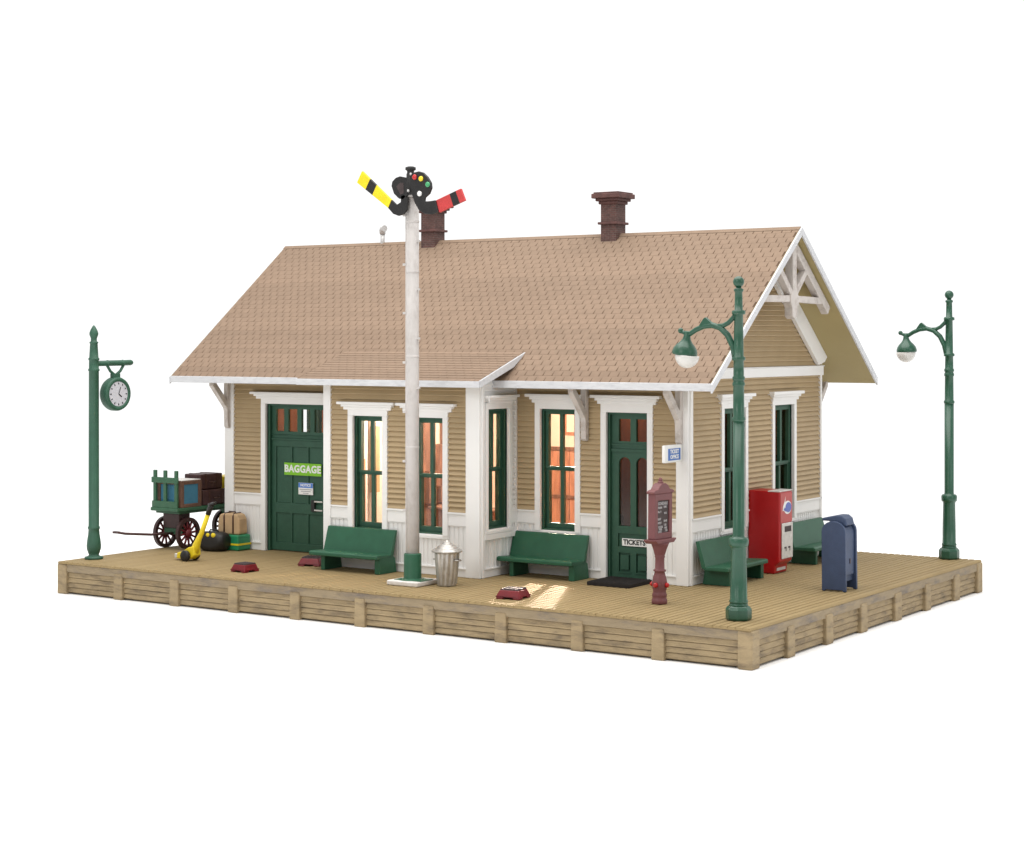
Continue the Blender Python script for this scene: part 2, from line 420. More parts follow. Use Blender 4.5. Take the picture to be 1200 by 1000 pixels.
def wall(name, T, u0, u1, z1, holes, cas=.15, inner='cream', e0=0, e1=0, board='siding'):
    core = MB(T); core.slab(u0, u1, 0, z1, -.12, 0, holes); w = core.build(name, 'trim', B)
    s = MB(T); hs = [(h[0]-cas+.02, h[1]+cas-.02, h[2]-.05, h[3]+.05) for h in holes]
    clap(s, u0+e0, u1-e1, 1.57, z1, hs); s.build('siding', board, w)
    def segs(a, b, e):
        out = []; q = a
        for h in sorted(h for h in holes if h[2] < .1): out.append((q, h[0]-e)); q = h[1]+e
        return [c for c in out + [(q, b)] if c[1]-c[0] > .05]
    for (a, b) in segs(u0+e0, u1-e1, cas-.02):
        t = MB(T); belt(t, a, b, hs); base_ledge(t, a, b); bead(t, a, b, .225, 1.21, hs); t.build('wainscot', 'trim', w, bevel=.006, seg=1)
    hs2 = [(h[0]-.001, h[1]+.001, h[2]-.001, h[3]+.001) for h in holes]
    l = MB(T); l.slab(u0+.12, u1-.12, 2.66, z1-.05, -.15, -.121, hs2); l.build('plaster', inner, w)
    for (a, b) in segs(u0+.12, u1-.12, .001):
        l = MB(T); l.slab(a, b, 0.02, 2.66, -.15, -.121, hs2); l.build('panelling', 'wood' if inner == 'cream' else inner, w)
    return w
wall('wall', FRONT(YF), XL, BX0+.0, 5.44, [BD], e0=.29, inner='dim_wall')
wall('wall', FRONT(YF), BX1, XR, 5.44, [W3, TD], e1=.27)
wall('wall', FRONT(YB), BX0, BX1, 4.82, [B1, B2], e0=.20, e1=.34)
# bay side walls
w = wall('wall', EAST(BX1), YB+.12, YF-.04, 4.82, [RW], cas=.12, e1=.02, board='trim')
w2 = wall('wall', WEST(BX0), YB+.12, YF-.04, 4.82, [])
for T, ww in ((EAST(BX1), w), (WEST(BX0), w2)):
    t = MB(T); t.prism([(YB,4.82),(YF,4.82),(YF,5.38),(YB,4.83)], -.12, -.001, 'y' if False else 'y') if False else None
    t.add([(YB,-.12,4.821),(YF,-.12,4.821),(YF,-.12,5.39),(YB,-.12,4.84),(YB,0,4.821),(YF,0,4.821),(YF,0,5.39),(YB,0,4.84)], [(0,1,2,3),(7,6,5,4),(0,4,5,1),(1,5,6,2),(2,6,7,3),(3,7,4,0)])
    t.build('gusset', 'trim', ww)
# end walls
yr, zr, ze, ye = 8.604, 8.587, 4.795, 3.786
sl = (zr-ze)/(yr-ye)
def under(y): return zr - sl*abs(y-yr) - .17
for T, holes in ((EAST(XR), [G1, G2]), (WEST(XL), [LW])):
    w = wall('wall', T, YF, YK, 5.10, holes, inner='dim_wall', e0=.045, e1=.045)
    gm = MB(T); gm.prism([(YF,5.10),(YK,5.10),(YK,under(YK)),(yr,under(yr)),(YF,under(YF))], -.12, -.001, 'y') if False else None
    pts = [(YF,5.101),(YK,5.101),(YK,under(YK)),(yr,under(yr)),(YF,under(YF))]
    gm.add([(p[0],-.12,p[1]) for p in pts]+[(p[0],0,p[1]) for p in pts], [(0,1,2,3,4),(9,8,7,6,5)]+[(i,i+5,(i+1)%5+5,(i+1)%5) for i in range(5)])
    gm.build('gable', 'siding', w)
    s = MB(T); half = lambda z: (zr-.17-z)/sl
    clap(s, YF, YK, 5.115, 8.3, span=lambda z: (yr-half(z)+.02, yr+half(z)-.02)); s.build('siding', 'siding', w)
    t = MB(T); t.box(YF-.08, YK+.08, 0, .095, 4.85, 5.085); t.box(YF-.08, YK+.08, 0, .125, 5.085, 5.112); t.build('frieze_band', 'trim', w, bevel=.01, seg=1)
    for sg in (-1, 1):
        t = MB(T)
        e = 3.80
        def P(y): return under(yr+sg*y)-.012
        A = [(yr+sg*.0, P(0)), (yr+sg*e, P(e)), (yr+sg*(e-.16), P(e)-.13), (yr+sg*(e-.36), 5.125), (yr+sg*(e-.42), 5.125), (yr, P(0)-.62)] if False else [(yr, P(0)), (yr+sg*3.9, P(3.9)), (yr+sg*3.74, P(3.9)-.13), (yr+sg*(P(0)-.62-5.13)/sl, 5.13), (yr, P(0)-.62)]
        t.add([(p[0],.060,p[1]) for p in A]+[(p[0],.16,p[1]) for p in A], [(0,1,2,3,4),(9,8,7,6,5)]+[(i,i+5,(i+1)%5+5,(i+1)%5) for i in range(5)])
        t.build('rake_board', 'trim', w)
wall('wall', BACK(YK), XL, XR, 5.44, [(-10.4,-9.4,1.16,4.12)], e0=.29, e1=.27)
# corner boards
def corner(T, u0, u1, z1, d=.088):
    c = MB(T); c.box(u0, u1, 0, d, 0, z1); c.build('corner_board', 'trim', B, bevel=.008, seg=1)
corner(FRONT(YF), XL-.045, XL+.29, 5.4); corner(FRONT(YF), XR-.28, XR+.045, 5.4)
corner(EAST(XR), YF-.001, YF+.10, 4.85, .085); corner(EAST(XR), YK-.10, YK+.001, 4.85, .085)
corner(BACK(YK), XL-.045, XL+.29, 5.4); corner(BACK(YK), XR-.28, XR+.045, 5.4)
corner(FRONT(YB), BX0-.02, BX0+.215, 4.83, .09); corner(FRONT(YB), BX1-.36, BX1+.05, 4.83, .09)
corner(EAST(BX1), YB-.001, YB+.10, 4.83, .085)
corner(WEST(BX0), YB-.001, YB+.10, 4.83, .045)
corner(EAST(BX1), YF-.14, YF-.045, 4.83, .062)

# windows
def window(T, h, cas, cu, zc, sill=None, dim=False, rail_z=None, ct=1.0, sillz=None, depth=.20):
    u0, u1, z0, z1 = h
    w = MB(T)
    w.box(u0-cas,u0,-.10,.088,z0-.02,z1); w.box(u1,u1+cas,-.10,.088,z0-.02,z1); w.box(u0-cas,u1+cas,-.10,.086,z1,zc[0])
    win = w.build('window', 'trim', B, bevel=.008, seg=1)
    c = MB(T); a, b = cu; hh = (zc[1]-zc[0])
    c.box(a+.15,b-.15,-.01,.105,zc[0]-.02,zc[0]+.3*hh); c.box(a+.10,b-.10,-.01,.15,zc[0]+.3*hh,zc[0]+.62*hh); c.box(a,b,-.01,.205,zc[0]+.62*hh,zc[1])
    c.build('cornice', 'trim', win, bevel=.012, seg=2)
    s = MB(T)
    if sill: s.box(u0-cas-.03,u1+cas+.03,-.12,.10,z0-.10,z0-.021)
    else: s.box(u0-cas,u1+cas,-.12,.07,z0-.10,z0-.021)
    s.build('sill', 'trim', win, bevel=.01)
    g_ = MB(T); D0, D1 = -.10-depth/2-.07, -.10-depth/2+.05
    g_.box(u0,u0+.045,-.29,-.03,z0,z1); g_.box(u1-.045,u1,-.29,-.03,z0,z1); g_.box(u0+.045,u1-.045,-.29,-.03,z1-.05,z1); g_.box(u0+.045,u1-.045,-.29,-.03,z0,z0+.04)
    rz = rail_z if rail_z else (z0+z1)/2; um = (u0+u1)/2
    e = .046; f = .125
    for (za, zb, dd) in ((rz, z1-.05, .035), (z0+.04, rz, 0)):
        a0, a1 = D0+dd, D1+dd
        g_.box(u0+e,u0+f,a0,a1,za,zb); g_.box(u1-f,u1-e,a0,a1,za,zb)
        tb = .09
        g_.box(u0+f,u1-f,a0,a1,zb-(.085 if zb > rz else .05),zb); g_.box(u0+f,u1-f,a0,a1,za,za+(.055 if za >= rz else .13))
        g_.box(um-.052,um+.052,a0+.02,a1-.005,za+.05,zb-.05)
    g_.build('sash', 'door_green', win, bevel=.006, seg=1)
    p = MB(T); p.box(u0+.05,u1-.05,D0+.02,D0+.03,z0+.05,rz); p.box(u0+.05,u1-.05,D0+.055,D0+.065,rz,z1-.06)
    p.build('pane', 'pane_dim' if dim else 'pane', win)
    return win
window(FRONT(YF), W3, .155, (-8.51,-6.74), (4.26,4.46), rail_z=2.61)
window(FRONT(YB), B1, .16, (-13.20,-11.38), (4.04,4.225), rail_z=2.42)
window(FRONT(YB), B2, .155, (-11.31,-9.52), (4.04,4.225), rail_z=2.42)
window(EAST(BX1), RW, .12, (3.36,4.72), (4.26,4.44), sill=True, rail_z=2.60)
window(EAST(XR), G1, .14, (6.24,8.08), (4.26,4.47), dim=True, rail_z=2.60, depth=.02)
window(EAST(XR), G2, .14, (9.13,10.97), (4.26,4.47), dim=True, rail_z=2.60, depth=.02)
window(WEST(XL), LW, .14, (7.6,9.06), (4.26,4.47), rail_z=2.60)
window(BACK(YK), (-10.4,-9.4,1.16,4.12), .155, (-10.8,-9.0), (4.26,4.46), rail_z=2.61)
# bay side sill band
t = MB(EAST(BX1)); t.box(YB+.10, YF-.05, 0, .10, .91, 1.045); t.build('sill_band', 'trim', B, bevel=.01)
t = MB(EAST(BX1))
for k in range(5): t.box(YB+.16+k*.33, YB+.20+k*.33, 0, .05, .22, .91)
t.build('battens', 'trim', B, bevel=.006, seg=1)

# ticket door
def casing(T, h, cas, cu, zc):
    u0, u1, z0, z1 = h
    w = MB(T); w.box(u0-cas,u0,-.10,.088,0,z1); w.box(u1,u1+cas,-.10,.088,0,z1); w.box(u0-cas,u1+cas,-.10,.086,z1,zc[0])
    o = w.build('door_frame', 'trim', B, bevel=.008, seg=1)
    c = MB(T); a, b = cu; hh = zc[1]-zc[0]
    c.box(a+.15,b-.15,-.01,.105,zc[0]-.02,zc[0]+.3*hh); c.box(a+.10,b-.10,-.01,.15,zc[0]+.3*hh,zc[0]+.62*hh); c.box(a,b,-.01,.205,zc[0]+.62*hh,zc[1])
    c.build('cornice', 'trim', o, bevel=.012)
casing(FRONT(YF), TD, .155, (-6.62,-4.70), (4.265,4.465))
T = FRONT(YF)
dm = MB(T); D0, D1 = -.20, -.115
u0, u1 = TD[0], TD[1]
dm.box(u0,u0+.05,-.26,-.03,0,TD[3]); dm.box(u1-.05,u1,-.26,-.03,0,TD[3]); dm.box(u0+.05,u1-.05,-.26,-.03,TD[3]-.05,TD[3])
la, lb = -5.985, -5.66; ra, rb = -5.50, -5.18
holes = [(la,lb,3.345,3.885),(ra,rb,3.345,3.885),(la,lb,1.30,2.965),(ra,rb,1.30,2.965),(la-.02,rb+.02,.80,1.12),(la,lb,.19,.655),(ra,rb,.19,.655)]
dm.slab(u0+.05,u1-.05,.02,TD[3]-.05,D0,D1,holes)
dm.box(u0+.05,u1-.05,D1,D1+.035,3.09,3.16); dm.box(u0+.05,u1-.05,D1,D1+.03,3.24,3.28)
for (a, b) in ((la,lb),(ra,rb)):        # arch spandrels, raised lower panels
    c = (a+b)/2; r = (b-a)/2
    for sg in (-1, 1):
        arc = [(c+sg*r*math.cos(t), 2.965-r+r*math.sin(t)) for t in [i*PI/2/6 for i in range(7)]]
        poly = [(c+sg*r, 2.965)] + arc
        dm.add([(p[0],D0+.002,p[1]) for p in poly]+[(p[0],D1-.002,p[1]) for p in poly], [tuple(range(8)), tuple(range(15,7,-1))]+[(i,i+8,(i+1)%8+8,(i+1)%8) for i in range(8)])
    dm.box(a-.001,b+.001,D0,D0+.03,.19,.655); dm.box(a+.05,b-.05,D0+.03,D1+.0,.25,.60)
    dm.box(a-.02,b+.02,D1,D1+.02,.165,.19)
dm.box(la-.021,rb+.021,D0,D0+.04,.80,1.12)
door = dm.build('door', 'door_green', B, bevel=.008, seg=1, label='green ticket office door with two arched glass lights')
pm = MB(T)
for h in holes[:4]: pm.box(h[0]+.001,h[1]-.001,D0+.02,D0+.03,h[2]+.001,h[3]-.001)
pm.build('pane', 'pane_dim', door)
# baggage door
casing(T, BD, .165, (-17.60,-14.52), (4.20,4.37))
dm = MB(T); u0, u1 = BD[0], BD[1]
dm.box(u0,u0+.07,-.26,-.03,0,BD[3]); dm.box(u1-.07,u1,-.26,-.03,0,BD[3]); dm.box(u0+.07,u1-.07,-.26,-.03,BD[3]-.06,BD[3])
tr = [(-16.90,-16.62,3.29,3.90),(-16.46,-16.15,3.29,3.90),(-15.99,-15.69,3.29,3.90),(-15.53,-15.22,3.29,3.90)]
pn = []
for (a, b) in ((-16.90,-16.38),(-16.32,-15.80),(-15.74,-15.22)): pn += [(a,b,1.33,2.87),(a,b,.24,1.05)]
dm.slab(u0+.07,u1-.07,.02,BD[3]-.06,D0,D1,tr+pn)
dm.box(u0+.07,u1-.07,D1,D1+.04,3.05,3.10); dm.box(u0+.07,u1-.07,D1,D1+.025,3.17,3.2)
for h in pn: dm.box(h[0]-.001,h[1]+.001,D0+.01,D0+.052,h[2]-.001,h[3]+.001)
bdoor = dm.build('door', 'door_green', B, bevel=.008, seg=1, label='wide green baggage room door with six panels and a four light transom')
pm = MB(T)
for h in tr: pm.box(h[0]+.001,h[1]-.001,D0+.02,D0+.03,h[2]+.001,h[3]-.001)
pm.build('pane', 'pane', bdoor)
hm = MB(T); hm.box(-15.60,-15.48,D1,D1+.07,1.14,1.45); hm.m = 1; hm.box(-15.49,-15.21,D1+.03,D1+.07,1.395,1.435); hm.box(-15.49,-15.21,D1+.03,D1+.07,1.16,1.20)
hm.build('handle', ['black','panel_grey'], bdoor, bevel=.008)

# roof
X0, X1 = -19.71, -2.86
def roof_slope(sg):
    """sg -1: track side, +1: rear"""
    y_e = yr + sg*(yr-ye)
    s = MB(); s.prism([(y_e, ze), (yr, zr), (yr, zr-.17), (y_e, ze-.17)], X0, X1, 'x')
    o = s.build('roof', 'soffit', B)
    ct = math.hypot(yr-ye, zr-ze); dy, dz = (yr-y_e)/ct, (zr-ze)/ct; nv = Vector((0, sg*abs(dz), abs(dy)))
    org = Vector((0, y_e, ze))
    # shingle courses
    t = MB(); rows = 30; p = ct/rows; w = .262; gap = .035
    def P(x, q, h): return org + Vector((x, dy*q, dz*q)) + nv*h
    t.m = 1; t.add([P(X0+.02,0,.006),P(X1-.02,0,.006),P(X1-.02,ct,.006),P(X0+.02,ct,.006)], [(0,1,2,3)]); t.m = 0
    for i in range(rows):
        x = X0+.02 - (w/2 if i % 2 else 0); a, b = i*p - (.02 if i == 0 else 0), (i+1)*p
        while x < X1-.02:
            l, r = max(x+gap/2, X0+.02), min(x+w-gap/2, X1-.02); x += w
            if r - l < .03: continue
            h0 = .012 + random.uniform(-.002,.002); h1 = .008; cut = .028 if False else .0
            m_ = a + p*.95
            t.add([P(l,a,.0),P(r,a,.0),P(r,a,h0),P(l,a,h0),P(l-gap/2*(l>X0+.03),m_,h1+.008),P(r+gap/2*(r<X1-.03),m_,h1+.008),P(r+gap/2*(r<X1-.03),b,h1),P(l-gap/2*(l>X0+.03),b,h1)],
                  [(0,1,2,3),(3,2,5,4),(4,5,6,7),(0,3,4),(1,5,2)])
    if sg == 1:
        for f in t.f: f.reverse()
    t.build('shingles', ['roof','roof_under'], o)
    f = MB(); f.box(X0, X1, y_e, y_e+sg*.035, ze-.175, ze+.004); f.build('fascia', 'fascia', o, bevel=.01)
    for xx, s2 in ((X1, 1), (X0, -1)):
        b = MB(); y2 = y_e + sg*.035
        b.prism([(y2, ze-.19-sl*.035), (y2, ze-sl*.035+.012), (yr, zr+.012), (yr, zr-.19)], xx, xx+s2*.045, 'x'); b.build('barge_board', 'fascia', o)
    return o
roofs = [roof_slope(-1), roof_slope(1)]
r = MB(); r.prism([(yr-.10,zr-.050),(yr,zr+.035),(yr+.10,zr-.050),(yr,zr+.0)], X0, X1, 'x'); r.build('ridge_cap', 'roof', B)
# bay shed roof
SX0, SX1, sy0, sz0, sy1, sz1 = -14.15, -8.50, 2.665, 4.80, 4.67, 5.485
s = MB(); s.prism([(sy0,sz0),(sy1,sz1),(sy1,sz1-.12),(sy0,sz0-.14)], SX0, SX1, 'x'); bro = s.build('bay_roof', 'soffit', B)
ct = math.hypot(sy1-sy0, sz1-sz0); dy, dz = (sy1-sy0)/ct, (sz1-sz0)/ct; nv = Vector((0,-dz,dy)); org = Vector((0,sy0,sz0))
t = MB(); rows = 12; p = ct/rows; w = .262; gap = .018
def P(x, q, h): return org + Vector((x, dy*q, dz*q)) + nv*h
t.m = 1; t.add([P(SX0,0,.004),P(SX1,0,.004),P(SX1,ct,.004),P(SX0,ct,.004)], [(0,1,2,3)]); t.m = 0
for i in range(rows):
    x = SX0 - (w/2 if i % 2 else 0); a, b = i*p - (.02 if i == 0 else 0), (i+1)*p
    while x < SX1:
        l, r = max(x+gap/2, SX0), min(x+w-gap/2, SX1); x += w
        if r-l < .03: continue
        h0 = .017; h1 = .008; m_ = a+p*.7
        t.add([P(l,a,0),P(r,a,0),P(r,a,h0),P(l,a,h0),P(l-gap/2,m_,h1+.006),P(r+gap/2,m_,h1+.006),P(r+gap/2,b,h1),P(l-gap/2,b,h1)], [(0,1,2,3),(3,2,5,4),(4,5,6,7),(0,3,4),(1,5,2)])
t.build('shingles', ['roof','roof_under'], bro)
f = MB(); f.box(SX0-.03, SX1+.03, sy0-.035, sy0, sz0-.155, sz0+.004); f.build('fascia', 'fascia', bro, bevel=.01)
b = MB(); b.prism([(sy0+.01,sz0-.13),(sy0+.01,sz0+.025),(sy1+.03,sz1+.025),(sy1-.55,sz1-.36)], SX0-.02, SX0, 'x'); b.build('edge', 'roof', bro)
for xx, s2 in ((SX1, 1),):
    b = MB(); b.prism([(sy0,sz0-.155),(sy0,sz0+.012),(sy1+.03,sz1+.02),(sy1-.55,sz1-.36)], xx, xx+s2*.04, 'x'); b.build('barge_board', 'fascia', bro)
# eave brackets
def bracket(x, back=False):
    T = (BACK(YK) if back else FRONT(YF)); z1 = 4.70
    m = MB(T); w = .075
    m.prism([(.06,3.36),(.12,3.33),(.20,3.38),(.215,3.80),(.24,3.90),(.80,4.53),(.80,4.66),(.70,4.66),(.215,4.12),(.205,z1),(.06,z1)], x-w, x+w, 'x')
    m.build('eave_bracket', 'bracket', B, bevel=.015)
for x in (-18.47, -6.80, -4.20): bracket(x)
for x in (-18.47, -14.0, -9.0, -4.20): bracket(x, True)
# gable trusses
for xt in (-3.13, X0+.27):
    m = MB(); q = .085
    def beam(a, b, w=.17, h=.15): m.bar((xt,)+a, (xt,)+b, h, w, up=(1,0,0)) if False else m.bar((xt,)+a, (xt,)+b, w, h, up=(1,0,0))
    m.prism([(yr-.12,8.30),(yr+.12,8.30),(yr+.11,7.05),(yr+.24,6.88),(yr+.22,6.70),(yr+.14,6.60),(yr+.13,6.38),(yr,6.31),(yr-.13,6.38),(yr-.14,6.60),(yr-.22,6.70),(yr-.24,6.88),(yr-.11,7.05)], xt-.115, xt+.115, 'x')
    for sg in (-1, 1):
        beam((yr+sg*.05,8.18),(yr+sg*2.13,6.55), .24, .20)
        beam((yr+sg*.1,6.82),(yr+sg*1.72,6.80), .17, .17)
        beam((yr+sg*.08,6.92),(yr+sg*.78,7.55), .17, .19)
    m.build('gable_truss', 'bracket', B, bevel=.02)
# chimneys
for cx in (-8.27, -14.20):
    c = MB(); c.box(cx-.235,cx+.235,8.35,8.84,8.2,9.42); ch = c.build('chimney', 'brick', roofs[0])
    k = MB(); cy = 8.595
    k.box(cx-.30,cx+.30,cy-.31,cy+.31,8.855,8.92); k.build('chimney_band', 'brickcap', ch, bevel=.012); k = MB()
    for (e, a, b) in ((.05,9.39,9.47),(.11,9.47,9.545),(.19,9.545,9.67)): k.box(cx-.235-e,cx+.235+e,cy-.245-e,cy+.245+e,a,b)
    e = .15; k.box(cx-.235-e,cx+.235+e,cy-.245-e,cy+.245+e,9.67,9.71)
    k.build('chimney_cap', 'brickcap', ch, bevel=.018)
v = MB(); v.tube([(-16.02,8.62,8.45),(-16.02,8.62,8.88)], .065, 14); v.tube([(-16.02,8.62,8.86),(-16.02,8.62,8.90)], .085, 14)
v.tube([(-16.02,8.62,8.88),(-16.015,8.60,8.97),(-15.97,8.57,9.02),(-15.88,8.53,9.02)], [.085,.095,.095,.095], 14)
v.build('vent_pipe', 'pipe', roofs[0])

# interior
f = MB(); f.box(XL+.16,XR-.16,YF+.16,YK-.16,.0,.03); f.box(BX0+.16,BX1-.16,YB+.16,YF+.16,.0,.03); f.build('floor', 'floor', B)
f = MB(); f.box(XL+.16,XR-.16,YF+.16,YK-.16,5.12,5.18); f.build('ceiling', 'cream', B)
f = MB(); f.box(BX0+.1,BX1-.1,YB+.1,YF+.16,4.55,4.60); f.build('bay_ceiling', 'cream', B)
pt = MB(); pt.box(-13.72,-13.60,YF+.15,YK-.15,.03,5.12); part = pt.build('partition', 'cream', B)
pt = MB(); pt.box(-6.62,-6.50,YF+.15,YK-.15,.03,5.12); pt.build('partition', 'dim_wall', B)  # added wall, blocks the room light so the gable windows stay dark
pt = MB(); pt.box(-6.60,-6.20,5.55,5.62,.03,1.5); pt.build('counter', 'darkwood', B)
bw_ = MB()                                              # planked dado on the rear wall, with chair rail
x = -13.55
while x < -6.7:
    bw_.box(x, min(x+.33,-6.66), YK-.22, YK-.152, .03, 2.55); x += .345
bw_.build('dado', 'wood', B, bevel=.01, seg=1)
rl = MB(); rl.box(-13.55,-6.66,YK-.26,YK-.152,2.55,2.66); rl.box(-13.55,-6.66,YK-.26,YK-.222,1.15,1.25); rl.build('chair_rail', 'darkwood', B)
po = MB(); po.box(-12.05,-11.2,YK-.18,YK-.152,3.0,4.0); po.m = 1; po.box(-11.95,-11.3,YK-.19,YK-.181,3.1,3.9); po.build('framed_picture', ['wood','cream'], B)
cb = MB()
for k in range(6):
    cb.box(-13.60,-13.35,5.9+k*.55,6.36+k*.55,.03,(4.2,3.7,4.05,2.9,3.9,3.4)[k]); cb.box(-13.60,-13.18,5.95+k*.55,6.30+k*.55,1.3,(1.9,1.6,2.2,1.75,2.0,1.6)[k])
cb.build('cabinet', 'darkwood', B, bevel=.02)
cb = MB(); cb.box(-13.60,-13.50,4.95,5.25,1.75,3.5); cb.build('notice_board', 'tan_case', B)
cb = MB(); cb.box(-12.6,-10.6,6.4,6.9,.03,1.25); cb.box(-12.7,-10.5,6.3,7.0,1.25,1.33); cb.build('counter', 'darkwood', B, bevel=.02)
bl = MB(); bl.sphere((-9.1,8.7,4.05), .09); bl.tube([(-9.1,8.7,4.1),(-9.1,8.7,5.12)], .015, 6); bl.sphere((-11.6,6.2,4.2), .07); bl.build('lamp_bulb', 'bulb', B)

# ------------------------------------------------------------------ signs on the building
yD = YF + .115
def sign(name, label, loc): return thing(name, label, 'sign', loc)
s = sign('door_sign', 'lime green sign with white capitals BAGGAGE across the wide baggage door', (-15.94, yD-.01, 2.27))
m = MB(); m.box(-16.595,-15.285,yD-.012,yD-.001,2.10,2.435); m.build('board', 'lime', s)
lettering('lettering', 'BAGGAGE', .27, TXT_FRONT(-15.94, yD-.014, 2.268), 'white', s, bold=.010, xs=1.0, space=1.06)
s = sign('notice', 'small blue and white printed notice on the baggage door below the lime sign', (-15.83, yD-.01, 1.75))
m = MB(); m.box(-16.09,-15.575,yD-.010,yD-.001,1.585,1.905); m.m = 1; m.box(-16.085,-15.58,yD-.014,yD-.010,1.77,1.90); m.m = 2
for k, (a, b) in enumerate(((-16.05,-15.62),(-16.0,-15.66),(-15.93,-15.73))): m.box(a,b,yD-.012,yD-.010,1.735-k*.05-.022,1.735-k*.05)
m.build('sheet', ['white','notice_blue','grey_print'], s)
lettering('lettering', 'NOTICE', .10, TXT_FRONT(-15.83, yD-.015, 1.837), 'white', s, bold=.003)
s = sign('door_sign', 'white sign with black capitals TICKETS on the narrow arched-glass door', (-5.55, yD-.01, .92))
m = MB(); m.box(-5.885,-5.20,yD-.012,yD-.001,.825,1.005); m.build('board', 'white', s)
lettering('lettering', 'TICKETS', .165, TXT_FRONT(-5.545, yD-.014, .915), 'black', s, bold=.006, xs=.98)
s = sign('projecting_sign', 'small white projecting sign with a blue panel beside the station corner', (-4.2, 4.3, 3.13))
m = MB(); m.box(-4.22,-4.13,3.92,4.75,2.93,3.345); m.build('board', 'white', s, bevel=.03, seg=3)
m = MB(); m.box(-4.13,-4.122,4.07,4.66,2.985,3.26); m.build('panel', 'sign_blue', s)
lettering('lettering', 'TICKET\nOFFICE', .125, TXT_EAST(-4.121, 4.365, 3.125), 'white', s, bold=.004, xs=1.0)

# ------------------------------------------------------------------ benches
def make_bench(loc, rz, label):
    o = thing('bench', label, 'bench', loc, rz, 'green benches along the station walls', local=True)
    L2 = 1.085
    # local: x along the bench, -y towards the sitter's front, back of the bench at y=0
    m = MB(); m.prism([(-.88,.365),(-.88,.455),(-.83,.475),(-.30,.452),(-.26,.43),(-.24,.365)], -L2, L2, 'x'); m.build('seat', 'bench', o, bevel=.02)
    m = MB(); m.prism([(-.335,.40),(-.30,.455),(-.12,1.035),(-.05,1.045),(-.03,1.03),(-.20,.40)], -L2-.0, L2, 'x'); m.build('backrest', 'bench', o, bevel=.015)
    for sx in (-1, 1):
        m = MB(); a, b = sx*(L2-.36), sx*(L2-.22); a, b = min(a,b), max(a,b)
        if sx > 0: a, b = L2-.16, L2-.0
        else: a, b = -L2+.30, -L2+.42
        m.prism([(-.76,0),(-.76,.366),(-.21,.42),(-.12,.366),(-.06,.0)], a, b, 'x'); m.build('leg', 'bench', o, bevel=.012)
    return o
bench = make_bench((-12.40, 3.19, 0), 0, 'green bench in front of the left bay window, a red stool behind its leg')
copy_tree(bench, (-7.76, 4.80, 0), 0, 'green bench tucked beside the bay below the brightly lit window')
copy_tree(bench, (-4.0+.05, 6.10, 0), PI/2, 'dark green bench on the end wall between the station corner and the red vending machine')
copy_tree(bench, (-4.0+.05, 11.02, 0), PI/2, 'dark green bench on the end wall beyond the vending machine, half behind the blue mailbox')

# ------------------------------------------------------------------ lamps
def make_lamp(loc, label, tilt):
    o = thing('street_lamp', label, 'lamp', loc, 0, 'green gooseneck platform lamps', local=True)
    oc = lambda a, z: 1.0
    m = MB(); n = 8; m.lathe([(.245,0),(.275,.03),(.275,.22),(.235,.275),(.205,.30)], n=8, smooth=False, R=Matrix.Rotation(PI/8,3,'Z')); m.lathe([(.205,.295),(.19,.33),(.182,.36)], n=24); m.build('base', 'lamp_green', o, bevel=.02)
    m = MB()
    fl = lambda a, z: 1 - .05*abs(math.sin(6*a))**.7 if .40 < z < 1.48 else 1
    m.lathe([(.185,.35),(.195,.37),(.195,.40),(.178,.42),(.172,.9),(.158,1.47),(.165,1.50),(.175,1.52),(.20,1.54),(.205,1.60),(.205,1.66),(.185,1.70),(.13,1.715),(.122,1.75),(.122,4.14)], n=48, rf=fl)
    m.lathe([(.122,4.1),(.14,4.13),(.14,4.18),(.118,4.2),(.112,4.83),(.13,4.85),(.13,4.9),(.112,4.93),(.112,4.95),(.13,4.97),(.13,5.02),(.11,5.04),(.106,5.36),(.14,5.37),(.14,5.43),(.104,5.45),(.092,6.31),(.14,6.32),(.14,6.39),(.085,6.41),(.078,6.78),(.10,6.80),(.10,6.84),(.06,6.86),(.055,6.9)], n=24)
    m.sphere((0,0,6.99), .117); m.build('pole', 'lamp_green', o)
    m = MB()
    m.tube([(-.06,0,5.38),(-.13,0,5.66),(-.25,0,5.89),(-.42,0,6.04),(-.62,0,6.10),(-.82,0,6.075),(-1.0,0,6.0),(-1.12,0,5.925),(-1.20,0,5.88)], [.075,.07,.066,.064,.062,.058,.054,.052,.05], 12)
    m.tube([(-.05,0,6.36),(-.12,0,6.25),(-.24,0,6.14),(-.36,0,6.085),(-.50,0,6.075)], [.055,.052,.05,.05,.05], 10)
    m.prism([(-.90,6.09),(-.80,6.23),(-.76,6.26),(-.71,6.22),(-.60,6.13),(-.70,6.08)], -.05, .05, 'y')
    m.tube([(-1.19,0,5.93),(-1.28,0,5.94),(-1.33,0,5.97)], [.045,.04,.045], 8); m.sphere((-1.355,0,5.985), .06, 10, 8)
    m.build('arm', 'lamp_green', o)
    m = MB(); R = Matrix.Rotation(tilt, 3, 'Y')
    m.lathe([(.05,.075),(.065,.06),(.072,-.03),(.090,-.10),(.135,-.165),(.195,-.225),(.245,-.295),(.268,-.37),(.268,-.42),(.258,-.435),(.24,-.437)], c=(-1.20,0,5.90), n=28, R=R); m.build('shade', 'lamp_green', o)
    m = MB(); m.lathe([(.24,0)]+[(.258*math.cos(PI/2*i/10)+.0001, -.272*math.sin(PI/2*i/10)-.01) for i in range(11)], (-1.20,0,5.475), 28, R=Matrix.Rotation(tilt,3,'Y')); m.build('globe', 'globe', o)
    return o
lamp = make_lamp((-.725, .885, 0), 'green gooseneck lamp at the near front corner of the platform, crossing the roof edge', math.radians(9))
make_lamp((-.79, 13.40, 0), 'green gooseneck lamp alone at the far rear corner behind the blue mailbox', math.radians(-3))

